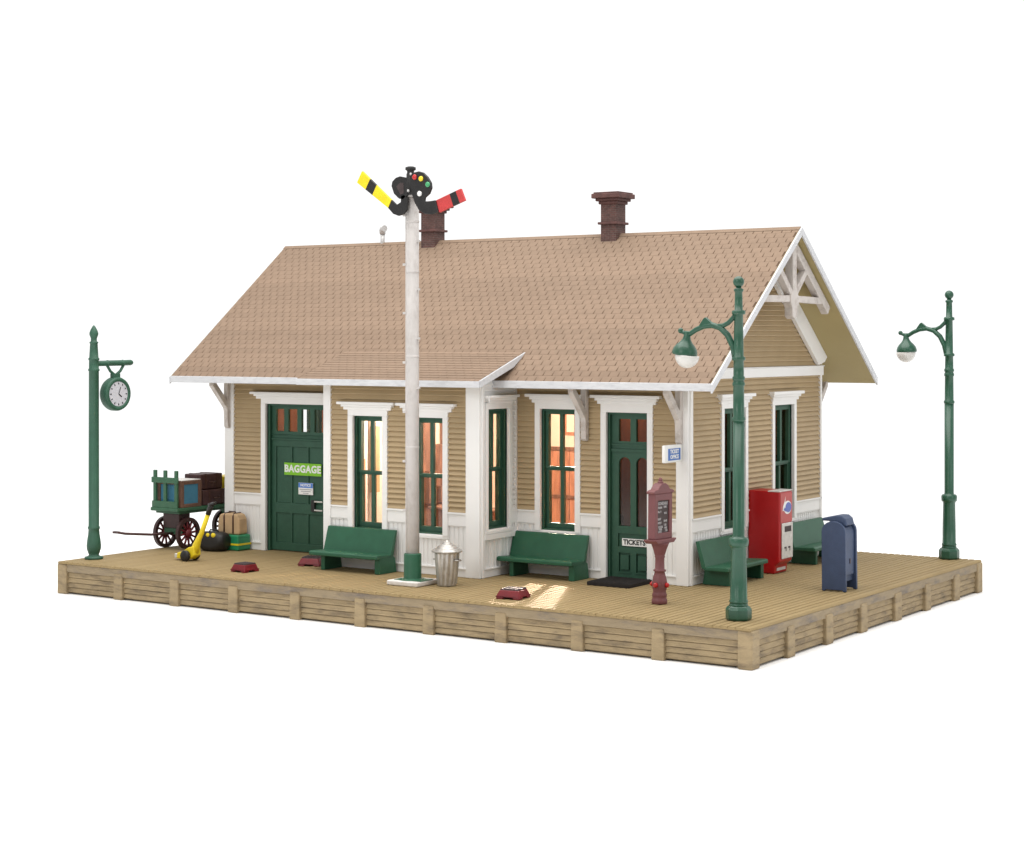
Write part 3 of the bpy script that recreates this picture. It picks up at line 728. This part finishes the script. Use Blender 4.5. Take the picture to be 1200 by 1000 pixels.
# ------------------------------------------------------------------ clock post
ck = thing('clock_post', 'green post with a small round clock hanging from its arm, at the platform end', 'clock', (-19.63, .83, 0))
def lat(name, mat, parent, prof, c, n=24, **k):
    m = MB(); m.lathe(prof, c, n, **k); return m.build(name, mat, parent)
lat('post', 'clock_green', ck, [(.235,0),(.245,.02),(.24,.06),(.16,.08),(.13,.11),(.15,.16),(.185,.27),(.19,.36),(.175,.50),(.15,.66),(.142,.78),(.158,.80),(.158,.85),(.14,.87),(.136,3.2),(.132,4.97),(.15,4.98),(.15,5.02),(.13,5.04),(.128,5.26),(.145,5.27),(.145,5.31),(.122,5.33),(.10,5.70),(.115,5.71),(.115,5.745),(.08,5.76),(.08,5.84),(.115,5.93),(.118,5.98),(.09,6.06),(.04,6.15),(.005,6.19)], (-19.63,.83,0))
m = MB(); m.tube([(-19.63,.85,5.17),(-19.63,1.30,5.175),(-19.63,1.31,5.175),(-19.63,1.34,5.175),(-19.63,1.85,5.18),(-19.63,1.86,5.18),(-19.63,1.9,5.18),(-19.63,2.16,5.185),(-19.63,2.22,5.185)], [.075,.075,.09,.078,.078,.09,.076,.078,.05], 14)
m.tube([(-19.63,1.30,5.12),(-19.63,1.42,4.96),(-19.63,1.56,4.87)], .04, 8); m.tube([(-19.63,1.90,5.12),(-19.63,1.78,4.96),(-19.63,1.64,4.87)], .04, 8)
m.box(-19.70,-19.56,1.48,1.72,4.72,4.90); m.build('arm', 'clock_green', ck, bevel=.01)
RX = Matrix.Rotation(PI/2, 3, 'Y')
cc = (-19.63, 1.60, 4.35)
cs = lat('case', 'clock_green', ck, [(.30,-.19),(.42,-.15),(.455,-.08),(.455,.08),(.43,.14),(.38,.15),(.34,.125),(.325,.11)], cc, 40, R=RX)
m = MB(); m.lathe([(.33,.10),(.33,.125)], cc, 40, R=RX); m.build('dial', 'clockface', cs)
m = MB(); xf = cc[0]+.130
for k in range(12):
    a = k*PI/6; r0, r1 = .255, .305; w_ = .016
    dv = Vector((0,math.sin(a),math.cos(a))); q = Vector((0,math.cos(a),-math.sin(a))); c0 = Vector((xf,cc[1],cc[2]))
    m.add([c0+dv*r0-q*w_, c0+dv*r0+q*w_, c0+dv*r1+q*w_, c0+dv*r1-q*w_], [(0,1,2,3)])
for a, l, w_ in ((math.radians(22), .20, .012), (math.radians(125), .14, .016)):
    dv = Vector((0,math.sin(a),math.cos(a))); q = Vector((0,math.cos(a),-math.sin(a)))
    m.add([c0-q*w_, c0+q*w_, c0+dv*l+q*w_, c0+dv*l-q*w_], [(0,1,2,3)])
m.build('hands', 'black', cs)

# ------------------------------------------------------------------ signal mast
sg_ = thing('signal_mast', 'tall white semaphore signal mast with one yellow and one red arm', 'signal', (-9.60, 1.50, 0))
px_, py_ = -9.60, 1.50
m = MB(); m.box(-10.07,-9.17,1.09,1.95,0,.115); m.build('pad', 'pad', sg_, bevel=.03, seg=3)
m = MB(); m.lathe([(.33,.112),(.30,.135),(.21,.15),(.208,.72),(.19,.74),(.15,.74)], (px_,py_,0), 28); m.box(px_-.36,px_+.42,py_-.26,py_+.26,.112,.128); m.build('socket', 'bench', sg_, bevel=.008)
m = MB(); m.lathe([(.158,.6),(.152,5),(.150,9.17),(.12,9.19)], (px_,py_,0), 24)
m.box(px_-.178,px_-.13,py_-.05,py_+.03,.75,9.1)
for z in (3.25,5.4,7.4,8.6): m.lathe([(.15,z-.03),(.159,z-.02),(.159,z+.02),(.15,z+.03)], (px_,py_,0), 24)
m.box(px_-.30,px_+.16,py_-.22,py_+.1,9.17,9.215); mast = m.build('mast', 'mast', sg_)
m = MB()
for z in (8.753,7.581,6.43,5.258,4.086,2.914,1.75): m.box(px_-.245,px_-.15,py_-.07,py_-.01,z-.028,z+.028)
for z in (8.133,6.988,5.83,4.66): m.box(px_+.14,px_+.21,py_-.04,py_+.02,z-.025,z+.025)
m.build('step_pegs', 'mast', sg_)
ya, yb_ = 1.22, 1.29                     # the arms hang on the track face of the mast
ax, az = .02493, .0207
def A(u, v): return (-9.399 + (u-485)*ax, 9.752 - (v-202)*az)
def lerp(p, q, t): return (p[0]+(q[0]-p[0])*t, p[1]+(q[1]-p[1])*t)
def blade(name, n0, n1, t0, t1, stripe, mats):
    m = MB(); prev = 0
    for i, t in enumerate((*stripe, 1.0)):
        m.m = 1 if i == 1 else 0
        m.prism([A(*lerp(n0,t0,prev)), A(*lerp(n0,t0,t)), A(*lerp(n1,t1,t)), A(*lerp(n1,t1,prev))], ya, yb_, 'y'); prev = t
    return m.build(name, mats, sg_, bevel=.008, seg=1)
blade('signal_arm', (456,242),(460,233),(418,210.6),(424.4,197.5), (.50,.72), ['sig_yellow','black'])['label'] = 'yellow signal arm with a black band'
blade('signal_arm', (512.5,236),(516,250),(540.6,224.4),(545.6,238), (.55,.80), ['sig_red','black'])['label'] = 'red signal arm with a black band'
m = MB(); m.prism([A(*p) for p in ((460,233),(456,242),(462,249),(468,251.5),(474,250),(478,245),(479,232),(475,228),(471.5,229),(471,236),(466,239))], ya+.003, yb_-.003, 'y')
m.prism([A(*p) for p in ((460,217),(461,212),(465,208),(470,206.5),(476,208),(479,214),(479,228),(474,233),(469,232),(463,226))], ya+.003, yb_-.003, 'y')
m.m = 1; m.prism([A(*p) for p in ((466,218),(470,214),(474.5,214),(475,226),(471,228))], ya-.004, ya+.004, 'y')
m.build('spectacle_plate', ['black','slate'], sg_, bevel=.015)
m = MB(); m.prism([A(*p) for p in ((484,206),(488,203.2),(493,202.3),(498,204),(503,209),(507,216),(507.6,222),(505,228.5),(500,232.5),(499.5,236.5),(504,237),(512.5,236),(516,250),(508,252),(499,250.5),(493,246),(488,237),(485,228),(483,217))], ya-.03, yb_-.02, 'y')
plate = m.build('spectacle_plate', 'black', sg_, bevel=.015)
for (u, v), mt in (((488.75,208.75),'lens_red'),((496.2,211),'lens_yellow'),((504,218),'lens_green'),((494.6,227.8),'white')):
    c = A(u, v); m = MB(); m.lathe([(.064,0),(.064,.02),(.052,.035),(.02,.042)], (c[0],ya-.028,c[1]), 18, R=Matrix.Rotation(PI/2,3,'X')); m.build('lens', mt, plate)
m = MB(); c = A(480.5,221); m.lathe([(.10,9.34),(.10,9.70),(.085,9.73),(.085,9.78),(.125,9.80),(.125,9.86),(.06,9.885)], (c[0],1.30,0), 20); m.box(c[0]-.14,c[0]+.14,1.24,1.5,9.215,9.36); m.m = 1; m.sphere((c[0]+.10,1.17,9.69), .03, 8, 6); m.sphere((c[0]+.03,1.17,9.30), .035, 8, 6)
m.build('lantern', ['black','pipe'], sg_, bevel=.006)

# ------------------------------------------------------------------ trash can
tc = thing('trash_can', 'dented silver ribbed trash can with a ridged conical lid', 'trash can', (-8.80,1.78,0))
rb = lambda a, z: 1 + .05*math.cos(14*a) if .06 < z < .78 else 1
m = MB(); m.lathe([(.21,0),(.225,.02),(.225,.05),(.232,.07),(.285,.74),(.29,.78),(.30,.80),(.29,.82)], (-8.80,1.78,0), 84, rf=rb)
for s2 in (-1, 1): m.tube([(-8.80+s2*.27,1.70,.62),(-8.80+s2*.34,1.72,.61),(-8.80+s2*.34,1.86,.61),(-8.80+s2*.27,1.88,.62)], .02, 8)
m.build('body', 'galv', tc)
m = MB(); m.lathe([(.30,.79),(.355,.795),(.368,.815),(.355,.84),(.32,.838),(.315,.862),(.285,.885),(.255,.878),(.25,.905),(.215,.935),(.185,.925),(.18,.955),(.145,.985),(.115,.975),(.11,1.005),(.075,1.035),(.05,1.03),(.045,1.06),(.02,1.075)], (-8.80,1.78,0), 40); m.build('lid', 'galv', tc)

# ------------------------------------------------------------------ schedule board
sb = thing('schedule_board', 'maroon iron pedestal with a framed train schedule board', 'notice board', (-3.2,1.98,0), local=True, tilt=(math.radians(-1.0),0,0))
m = MB(); m.lathe([(.165,0),(.175,.02),(.17,.10),(.155,.12),(.16,.17),(.165,.2),(.15,.24),(.14,.27),(.16,.34),(.168,.44),(.155,.54),(.125,.64),(.11,.70),(.14,.715),(.14,.745),(.105,.76),(.10,1.0),(.115,1.03),(.105,1.06),(.12,1.09),(.15,1.20),(.19,1.30),(.21,1.34)], n=24); m.build('pedestal', 'maroon', sb)
for s2 in (-1, 1):
    m = MB(); m.lathe([(.02,0),(.055,.01),(.055,.05),(.03,.08)], (0,s2*.15,.42), 12, R=Matrix.Rotation(-s2*PI/2,3,'X')); m.build('knob', 'red', sb)
    m = MB(); m.lathe([(.02,0),(.055,.01),(.055,.05),(.03,.08)], (s2*.15,0,.42), 12, R=Matrix.Rotation(s2*PI/2,3,'Y')); m.build('knob', 'red', sb)

m = MB(); m.prism([(-.36,1.335),(.36,1.335),(.46,1.40),(.47,1.425),(-.47,1.425),(-.46,1.40)], -.16, .16, 'x'); m.build('tray', 'maroon', sb, bevel=.015)
m = MB(); T = EAST(0)
m.T = T; m.slab(-.39,.39,1.425,2.42,-.09,.09,[(-.255,.255,1.56,2.27)]); m.T = None
m.box(-.06,.045,-.26,.26,1.55,2.28)
m.prism([(-.44,2.42),(.44,2.42),(.46,2.47),(.38,2.50),(.26,2.52),(.18,2.60),(.08,2.645),(-.08,2.645),(-.18,2.60),(-.26,2.52),(-.38,2.50),(-.46,2.47)], -.10, .10, 'x')
m.lathe([(.06,2.64),(.075,2.66),(.04,2.69),(.05,2.72),(.02,2.77)], n=12); fr = m.build('frame', 'maroon', sb, bevel=.012)
for s2 in (-1, 1):
    pass
m = MB(); m.box(.045,.062,-.25,.25,1.565,2.265); m.build('board', 'slate', sb)
TL = lambda y, z: TXT_EAST(.064, y, z)
lettering('heading', 'SCHEDULE', .092, TL(0,2.20), 'chalk', sb, bold=.001, xs=.95)
for (y, z, txt) in ((-.225,2.11,'TRAIN'),(.03,2.12,'TIME'),(-.225,2.02,'No. 9'),(.06,1.985,'9:15'),(-.225,1.86,'EAST'),(-.225,1.775,'WEST'),(.04,1.815,'10:40'),(-.20,1.69,'LOCAL'),(.05,1.725,'1:20'),(-.17,1.64,'MAIL'),(.08,1.66,'4:05'),(-.2,1.585,'LATE'),(.10,1.60,'7:30')):
    lettering('lettering', txt, .066, TL(y,z), 'chalk', sb, bold=.001, align='LEFT')

# ------------------------------------------------------------------ vending machine
vm = thing('vending_machine', 'red drinks vending machine with a white and blue swirl emblem', 'vending machine', (-3.6,8.35,0))
y0, y1 = 7.95, 8.68
m = MB(); m.prism([(-3.99,0),(-3.28,0),(-3.26,.20),(-3.14,.30),(-3.13,2.02),(-3.17,2.05),(-3.99,2.05)], y0, y1, 'y'); m.build('cabinet', 'red', vm, bevel=.03, seg=3)
m = MB(); m.box(-3.45,-3.125,y0-.008,y1+.008,2.03,2.06); m.build('top_trim', 'panel_grey', vm, bevel=.01)
m = MB(); m.box(-3.131,-3.118,y0+.04,y1-.03,1.27,2.0); fp_ = m.build('front_panel', 'red_face', vm)
# swirl emblem: white halo, blue ball, white stroke
m = MB(); xf = -3.117
def disc(m, cy, cz, ry, rz, x, n=28):
    m.add([(x,cy+ry*math.cos(2*PI*i/n),cz+rz*math.sin(2*PI*i/n)) for i in range(n)]+[(x+.004,cy+ry*math.cos(2*PI*i/n),cz+rz*math.sin(2*PI*i/n)) for i in range(n)], [tuple(range(n)),tuple(range(2*n-1,n-1,-1))]+[(i,(i+1)%n,(i+1)%n+n,i+n) for i in range(n)])
disc(m, 8.38, 1.63, .22, .165, xf)
m.add([(xf,8.10,1.55),(xf,8.22,1.56),(xf,8.24,1.70),(xf,8.27,1.92),(xf,8.22,1.80),(xf,8.12,1.66)], [(0,1,2,3,4,5)])
m.m = 1; disc(m, 8.42, 1.63, .17, .125, xf+.004); m.add([(xf+.006,8.15,1.58),(xf+.006,8.30,1.52),(xf+.006,8.30,1.60),(xf+.006,8.2,1.64)], [(0,1,2,3)])
m.build('emblem', ['white','logo_blue'], vm)
m = MB(); m.box(-3.132,-3.105,y0+.10,y1-.01,.37,1.25); pnl = m.build('control_panel', 'panel_grey', vm, bevel=.04, seg=3)
m = MB(); m.box(-3.107,-3.098,y0+.24,y1-.12,1.03,1.17); m.box(-3.107,-3.100,y0+.22,y0+.34,.62,.66); m.box(-3.107,-3.100,y0+.44,y0+.56,.62,.66); m.box(-3.107,-3.100,y0+.30,y0+.335,.55,.62); m.box(-3.107,-3.100,y0+.52,y0+.555,.55,.62); m.build('slots', 'tread', pnl)
m = MB(); m.box(-3.285,-3.255,y0+.12,y1-.12,.07,.14); m.build('label_plate', 'panel_grey', vm)

# ------------------------------------------------------------------ mailbox
mb_ = thing('mailbox', 'dark blue round topped mailbox standing near the right platform edge', 'mailbox', (-.80,6.25,0))
def arch(xa, xb, z0, zt, n=10):
    c = (xa+xb)/2; r = (xb-xa)/2; rz = min(r, .25)
    return [(xa,z0)] + [(xb,z0)] + [(c+r*math.cos(PI*i/n), zt-rz+rz*math.sin(PI*i/n)) for i in range(n+1)]
m = MB(); m.prism(arch(-1.06,-.56,.36,1.56), 5.98, 6.52, 'y'); m.build('body', 'blue_box', mb_, bevel=.02)
for (a, b) in ((5.90,5.98),(6.52,6.60)):
    m = MB(); m.prism([(-1.10,0),(-1.02,0),(-1.0,.03),(-.6,.03),(-.58,0),(-.505,0)] + arch(-1.11,-.52,0,1.615)[2:], a, b, 'y'); m.build('side_panel', 'blue_box', mb_, bevel=.014)
m = MB(); m.prism([(-1.16,1.60),(-1.15,1.665),(-.80,1.745),(-.66,1.74),(-.57,1.67),(-.53,1.52),(-.60,1.50),(-.72,1.56),(-.85,1.57),(-1.0,1.60)], 6.02, 6.48, 'y'); m.build('hopper', 'blue_box', mb_, bevel=.03, seg=3)
m = MB(); m.box(-.562,-.545,6.24,6.30,.62,.74); m.build('lock', 'tread', mb_, bevel=.01)
m = MB(); m.box(-1.0,-.60,5.985,6.515,.22,.36); m.build('bottom_tray', 'blue_box', mb_)

# ------------------------------------------------------------------ door mat
m = MB(); m.box(-.575,.575,-.55,.55,0,.085)
for k in range(14): m.box(-.55+k*.08,-.50+k*.08,-.53,.53,.085,.098)
tag(m.build('door_mat', 'mat', None, bevel=.012, loc=(-5.53,4.24,.002)), 'dark ribbed door mat before the ticket door', 'mat')

# ------------------------------------------------------------------ step stools
def make_stool(loc, rz, label):
    o = thing('step_stool', label, 'step stool', loc, rz, 'red step stools on the platform', local=True)
    a, b, h = .30, .235, .195
    m = MB()
    def ring(t): 
        w_ = a + (b-a)*t; return [(-w_,-w_,h*t),(w_,-w_,h*t),(w_,w_,h*t),(-w_,w_,h*t)]
    m.hexa(ring(.30), ring(1.0)); 
    def corner_leg(sx, sy):
        w0, w1 = a, a+(b-a)*.30; z1 = h*.30
        m.hexa([(sx*w0,sy*w0,0),(sx*(w0-.17),sy*w0,0),(sx*(w0-.17),sy*(w0-.17),0),(sx*w0,sy*(w0-.17),0)], [(sx*w1,sy*w1,z1),(sx*(w1-.19),sy*w1,z1),(sx*(w1-.19),sy*(w1-.19),z1),(sx*w1,sy*(w1-.19),z1)])
    for sx in (-1,1):
        for sy in (-1,1): corner_leg(sx, sy)
    m.build('body', 'stool_red', o, bevel=.02, seg=3)
    m = MB(); m.box(-.222,.222,-.222,.222,h-.005,h+.02)
    for k in range(6): m.box(-.21+k*.076,-.17+k*.076,-.215,.215,h+.02,h+.035)
    m.build('tread', 'tread', o, bevel=.008)
    return o
st = make_stool((-6.36,.94,0), math.radians(8), 'red step stool lying by the light patch between the trash can and the schedule board')
st1 = copy_tree(st, (-14.54,1.10,0), math.radians(-4), 'red step stool out on the open deck in front of the baggage door')
copy_tree(st, (-13.95,3.02,0), math.radians(20), 'red step stool half hidden behind the left end of the bay bench')

st1.scale = (.86,.86,.95)
# ------------------------------------------------------------------ luggage cart
ct_ = thing('luggage_cart', 'green four wheeled luggage cart with a slatted end rack and spoked wheels', 'cart', (-19.56,5.0,0))
zd = 1.06
m = MB(); m.box(-20.09,-19.05,3.36,6.75,zd,zd+.10); m.box(-20.02,-19.12,3.5,6.6,zd-.07,zd); m.build('bed', 'cart_green', ct_, bevel=.02)
m = MB()
for x in (-19.97,-19.585,-19.17): m.box(x-.055,x+.055,3.40,3.47,zd+.10,zd+1.13)
m.box(-20.07,-19.07,3.375,3.43,zd+.78,zd+.94); m.box(-20.05,-19.09,3.375,3.44,zd+.10,zd+.28); m.build('end_rack', 'cart_green', ct_, bevel=.015)
m = MB(); m.box(-19.86,-19.24,3.62,4.05,.58,zd-.07); m.build('turntable', 'tyre', ct_, bevel=.02)
m = MB(); m.box(-19.90,-19.20,3.70,3.98,.40,.58); m.build('bolster', 'cart_green', ct_, bevel=.02)
m = MB(); m.box(-19.95,-19.15,6.05,6.35,.42,1.0); m.build('bolster', 'cart_green', ct_, bevel=.02)
m = MB(); m.tube([(-19.56,3.75,.43),(-19.60,2.9,.46),(-19.66,2.0,.56),(-19.70,1.72,.62)], .035, 8); m.box(-19.80,-19.60,1.66,1.74,.59,.65); m.build('drawbar', 'drawbar', ct_)
def wheel(x, y, r=.44):
    R = Matrix.Rotation(PI/2, 3, 'Y')
    m = MB(); pr = [(r-.10,-.05),(r,-.05),(r,.05),(r-.10,.05),(r-.10,-.05)]
    vs = []; n = 36
    m.lathe(pr[:4], (x,y,r), n, R=R) if False else None
    for k in range(n):
        a0, a1 = 2*PI*k/n, 2*PI*(k+1)/n
        P = lambda a, q, d: (x+d, y+q*math.cos(a), r+q*math.sin(a))
        i = r-.10
        m.add([P(a0,r,-.05),P(a1,r,-.05),P(a1,r,.05),P(a0,r,.05),P(a0,i,-.05),P(a1,i,-.05),P(a1,i,.05),P(a0,i,.05)], [(0,1,2,3),(4,7,6,5),(0,4,5,1),(3,2,6,7)], False)
    w_ = m.build('wheel', 'tyre', ct_)
    m = MB()
    for k in range(12):
        a = 2*PI*k/12+.1; m.tube([(x,y+.06*math.cos(a),r+.06*math.sin(a)),(x,y+(r-.06)*math.cos(a),r+(r-.06)*math.sin(a))], [.036,.028], 6)
    m.lathe([(.04,-.08),(.10,-.06),(.12,-.04),(.12,.04),(.10,.06),(.05,.09)], (x,y,r), 16, R=R); m.build('spokes', 'spoke', w_)
for x in (-19.98,-19.12):
    wheel(x, 3.84)
for x in (-19.98,-19.12): wheel(x, 6.2)
m = MB(); m.tube([(-20.0,3.84,.44),(-19.1,3.84,.44)], .04, 8); m.build('axle', 'tyre', ct_)
m = MB(); m.tube([(-20.0,6.2,.44),(-19.1,6.2,.44)], .04, 8); m.build('axle', 'tyre', ct_)
# load on the cart
zt = zd+.102
tk = thing('travel_trunk', 'blue trunk with brown wooden frame, at the rack end of the cart', 'trunk', (-19.53,3.92,zt))
m = MB(); m.box(-19.97,-19.10,3.55,4.30,zt+.02,zt+.72); m.build('body', 'trunk_blue', tk, bevel=.01)
m = MB()
for (x0,x1) in ((-20.0,-19.87),(-19.19,-19.07)):
    for (y0_,y1_) in ((3.52,3.64),(4.21,4.33)): m.box(x0,x1,y0_,y1_,zt,zt+.74)
for z0 in (zt, zt+.635):
    m.box(-19.87,-19.19,3.525,3.62,z0,z0+.10); m.box(-19.87,-19.19,4.23,4.325,z0,z0+.10); m.box(-19.995,-19.89,3.64,4.21,z0,z0+.10); m.box(-19.17,-19.075,3.64,4.21,z0,z0+.10)
m.build('frame', 'trunk_brown', tk, bevel=.01)
m = MB(); m.box(-19.98,-19.09,3.54,4.31,zt+.735,zt+.76); m.build('lid', 'panel_grey', tk, bevel=.01)
def suitcase(name, label, x0, x1, y0, y1, z0, z1, mat='case_dark'):
    o = thing(name, label, 'suitcase', ((x0+x1)/2,(y0+y1)/2,z0))
    m = MB(); m.box(x0,x1,y0,y1,z0,z1); m.build('body', mat, o, bevel=.03, seg=3)
    m = MB()
    for t in (.25,.75):
        yy = y0+(y1-y0)*t; m.box(x0-.008,x1+.008,yy-.03,yy+.03,z0+.01,z1+.008)
    m.build('straps', 'strap', o)
    m = MB(); ym = (y0+y1)/2; zm = (z0+z1)/2; m.tube([(x1,ym-.12,zm),(x1+.05,ym-.1,zm-.02),(x1+.05,ym+.1,zm-.02),(x1,ym+.12,zm)], .02, 8); m.build('handle', 'strap', o)
    return o
suitcase('suitcase', 'dark oxblood suitcase lying flat on the cart bed behind the blue trunk', -19.80,-19.10,4.42,5.45,zt,zt+.42)
suitcase('suitcase', 'dark oxblood suitcase on top of another, highest of the cart load', -19.86,-19.24,4.46,5.36,zt+.43,zt+.86)
m = MB(); m.box(-.32,.32,-.4,.4,0,.74); m.box(-.33,.33,-.05,.05,0,.75)
tag(m.build('yellow_box', 'yellow', None, bevel=.03, loc=(-19.45,5.95,zt+.002)), 'yellow box on the cart, peeking out behind the dark suitcases', 'box')

# ------------------------------------------------------------------ yellow hand truck
ht = thing('hand_truck', 'yellow hand truck with black grip and small black wheels', 'hand truck', (-17.28,1.98,0))
m = MB(); m.prism([(-17.62,.05),(-17.60,.20),(-17.42,.24),(-17.2,.36),(-17.0,.40),(-16.98,.16),(-17.15,.05)], 1.84, 2.10, 'y'); m.build('chassis', 'yellow', ht, bevel=.025)
m = MB(); m.tube([(-17.10,1.97,.22),(-17.02,1.97,.42),(-16.93,1.97,.60),(-16.84,1.97,.74),(-16.60,1.97,1.27)], [.125,.10,.075,.065,.058], 12); m.build('shaft', 'yellow', ht)
m = MB(); m.tube([(-16.61,1.97,1.25),(-16.53,1.97,1.43),(-16.48,1.97,1.50)], [.068,.07,.065], 12); m.tube([(-16.49,1.86,1.50),(-16.45,1.97,1.53),(-16.43,2.08,1.54)], .05, 8); m.build('grip', 'black', ht)
for yy in (1.77, 2.14):
    m = MB(); m.lathe([(.04,-.05),(.135,-.05),(.145,-.03),(.145,.03),(.135,.05),(.04,.05)], (-17.23,yy,.145), 22, R=Matrix.Rotation(PI/2,3,'X')); m.build('wheel', 'black', ht)
m = MB(); m.box(-17.71,-17.60,1.86,2.08,.05,.17); m.build('toe_plate', 'panel_grey', ht, bevel=.02)

# ------------------------------------------------------------------ luggage by the door
df = thing('duffel_bag', 'rounded black duffel bag with yellow patches on top', 'bag', (-18.28,3.98,0), math.radians(10), local=True)
m = MB(); m.sphere((0,0,.27), 1, 28, 16, (.44,.30,.285)); 
for i, p in enumerate(m.v):
    m.v[i] = Vector((math.copysign(min(abs(p.x)*1.25, .42), p.x), math.copysign(min(abs(p.y)*1.15,.27), p.y), min(max(.0, (p.z-.27)*1.12+.27), .52)))
m.build('body', 'black', df)
for (x, y, z, r) in ((-.22,-.19,.44,.055),(-.03,-.20,.455,.06),(.14,-.19,.45,.075)):
    m = MB(); m.sphere((x,y-.06,z-.0), r, 12, 8, (1,.5,.9)); m.build('patch', 'yellow', df)
m = MB(); m.tube([(-.15,0,.5),(-.12,0,.57),(.12,0,.57),(.15,0,.5)], .022, 8); m.build('handle', 'black', df)
gt = thing('green_trunk', 'glossy green trunk with a yellow band, beneath the tan suitcase', 'trunk', (-18.02,4.50,0), math.radians(0), local=True)
m = MB(); m.box(-.39,.39,-.26,.26,0,.43); m.build('body', 'trunk_green', gt, bevel=.045, seg=3)
m = MB(); m.box(-.396,.396,-.266,.266,.15,.20); m.build('band', 'yellow', gt)
tn = thing('suitcase', 'tan suitcase with two brown straps standing on the green trunk', 'suitcase', (-18.06,4.49,.432), math.radians(6), local=True)
m = MB(); m.prism([(-.36,0),(.36,0),(.375,.10),(.36,.42),(.30,.545),(.2,.575),(-.2,.575),(-.30,.545),(-.36,.42),(-.375,.10)], -.19, .19, 'y'); m.build('body', 'tan_case', tn, bevel=.045, seg=3)
m = MB()
for x in (-.14,.16): m.tube([(x,-.196,.03),(x,-.2,.5),(x,-.15,.578),(x,.15,.578),(x,.2,.5),(x,.196,.03)], .022, 8)
m.tube([(-.12,-.03,.57),(-.09,-.03,.615),(.11,-.03,.615),(.14,-.03,.57)], .02, 8); m.build('straps', 'strap', tn)

for o in bpy.data.objects:
    if '_local' in o: del o['_local']

# ------------------------------------------------------------------ light, world, camera
def light(name, kind, loc, target, power, col=(1,1,1), **kw):
    l = bpy.data.lights.new(name, kind); l.energy = power; l.color = col
    for k, v in kw.items(): setattr(l, k, v)
    o = bpy.data.objects.new(name, l); COL.objects.link(o); o.location = loc
    o.rotation_euler = (Vector(target)-Vector(loc)).to_track_quat('-Z', 'Y').to_euler()
    return o
light('overhead_softbox', 'AREA', (-8,2,34), (-9,6,0), 19500, (1,.985,.96), shape='RECTANGLE', size=44, size_y=34)
light('key_softbox', 'AREA', (-9,-36,20), (-9,4,2), 3600, (1,.98,.95), shape='RECTANGLE', size=16, size_y=14)
light('fill_softbox', 'AREA', (34,2,18), (-4,6,2), 2000, (1,1,1), shape='RECTANGLE', size=16, size_y=16)
light('room_lamp', 'SPOT', (-9.1,8.7,3.86), (-7.1,4.3,1.3), 7000, (1,.82,.68), spot_size=math.radians(62), spot_blend=.7, shadow_soft_size=.06)
light('room_glow', 'POINT', (-9.3,8.6,4.0), (0,0,0), 820, (1,.79,.63), shadow_soft_size=.2)
light('vestibule_fill', 'POINT', (-5.4,6.6,4.4), (0,0,0), 45, (1,.66,.40), shadow_soft_size=.15)  # added fill without a fixture, brightens the brown behind the ticket door panes
light('baggage_fill', 'POINT', (-16.2,7.5,4.6), (0,0,0), 110, (1,.70,.45), shadow_soft_size=.15)  # added weak fill, no fitting there; warms the baggage transom panes
light('bay_lamp', 'POINT', (-11.8,5.6,4.0), (0,0,0), 400, (1,.80,.62), shadow_soft_size=.15)

wd = bpy.data.worlds.new('World'); scene.world = wd; wd.use_nodes = True
nt = wd.node_tree; nt.nodes.clear(); L = nt.links
out = nt.nodes.new('ShaderNodeOutputWorld'); bg = nt.nodes.new('ShaderNodeBackground'); L.new(bg.outputs[0], out.inputs[0])
tcw = nt.nodes.new('ShaderNodeTexCoord')
dt = nt.nodes.new('ShaderNodeVectorMath'); dt.operation = 'DOT_PRODUCT'; dt.inputs[1].default_value = (-.55,.83,0); L.new(tcw.outputs['Generated'], dt.inputs[0])
mr = nt.nodes.new('ShaderNodeMapRange'); mr.interpolation_type = 'SMOOTHSTEP'
mr.inputs[1].default_value = -.15; mr.inputs[2].default_value = .45; mr.inputs[3].default_value = .58; mr.inputs[4].default_value = 1.12
L.new(dt.outputs['Value'], mr.inputs[0]); L.new(mr.outputs[0], bg.inputs['Strength'])
bg.inputs['Color'].default_value = (1,1,1,1)

cam = bpy.data.cameras.new('Camera'); co = bpy.data.objects.new('Camera', cam); COL.objects.link(co)
co.location = (16.061,-32.747,5.758); co.rotation_euler = (PI/2, 0, .588)
cam.sensor_width = 36; cam.lens = 2112.698/1200*36; cam.shift_y = -(500-400.249)/1200; cam.clip_end = 500
scene.camera = co
scene.render.resolution_x = 1024; scene.render.resolution_y = 853
vs = scene.view_settings; vs.view_transform = 'Standard'; vs.look = 'None'; vs.exposure = 0; vs.gamma = 1; vs.use_curve_mapping = False
scene.render.engine = 'CYCLES'; scene.cycles.use_denoising = True; scene.cycles.max_bounces = 8; scene.cycles.caustics_reflective = False; scene.cycles.caustics_refractive = False; scene.cycles.sample_clamp_indirect = 8
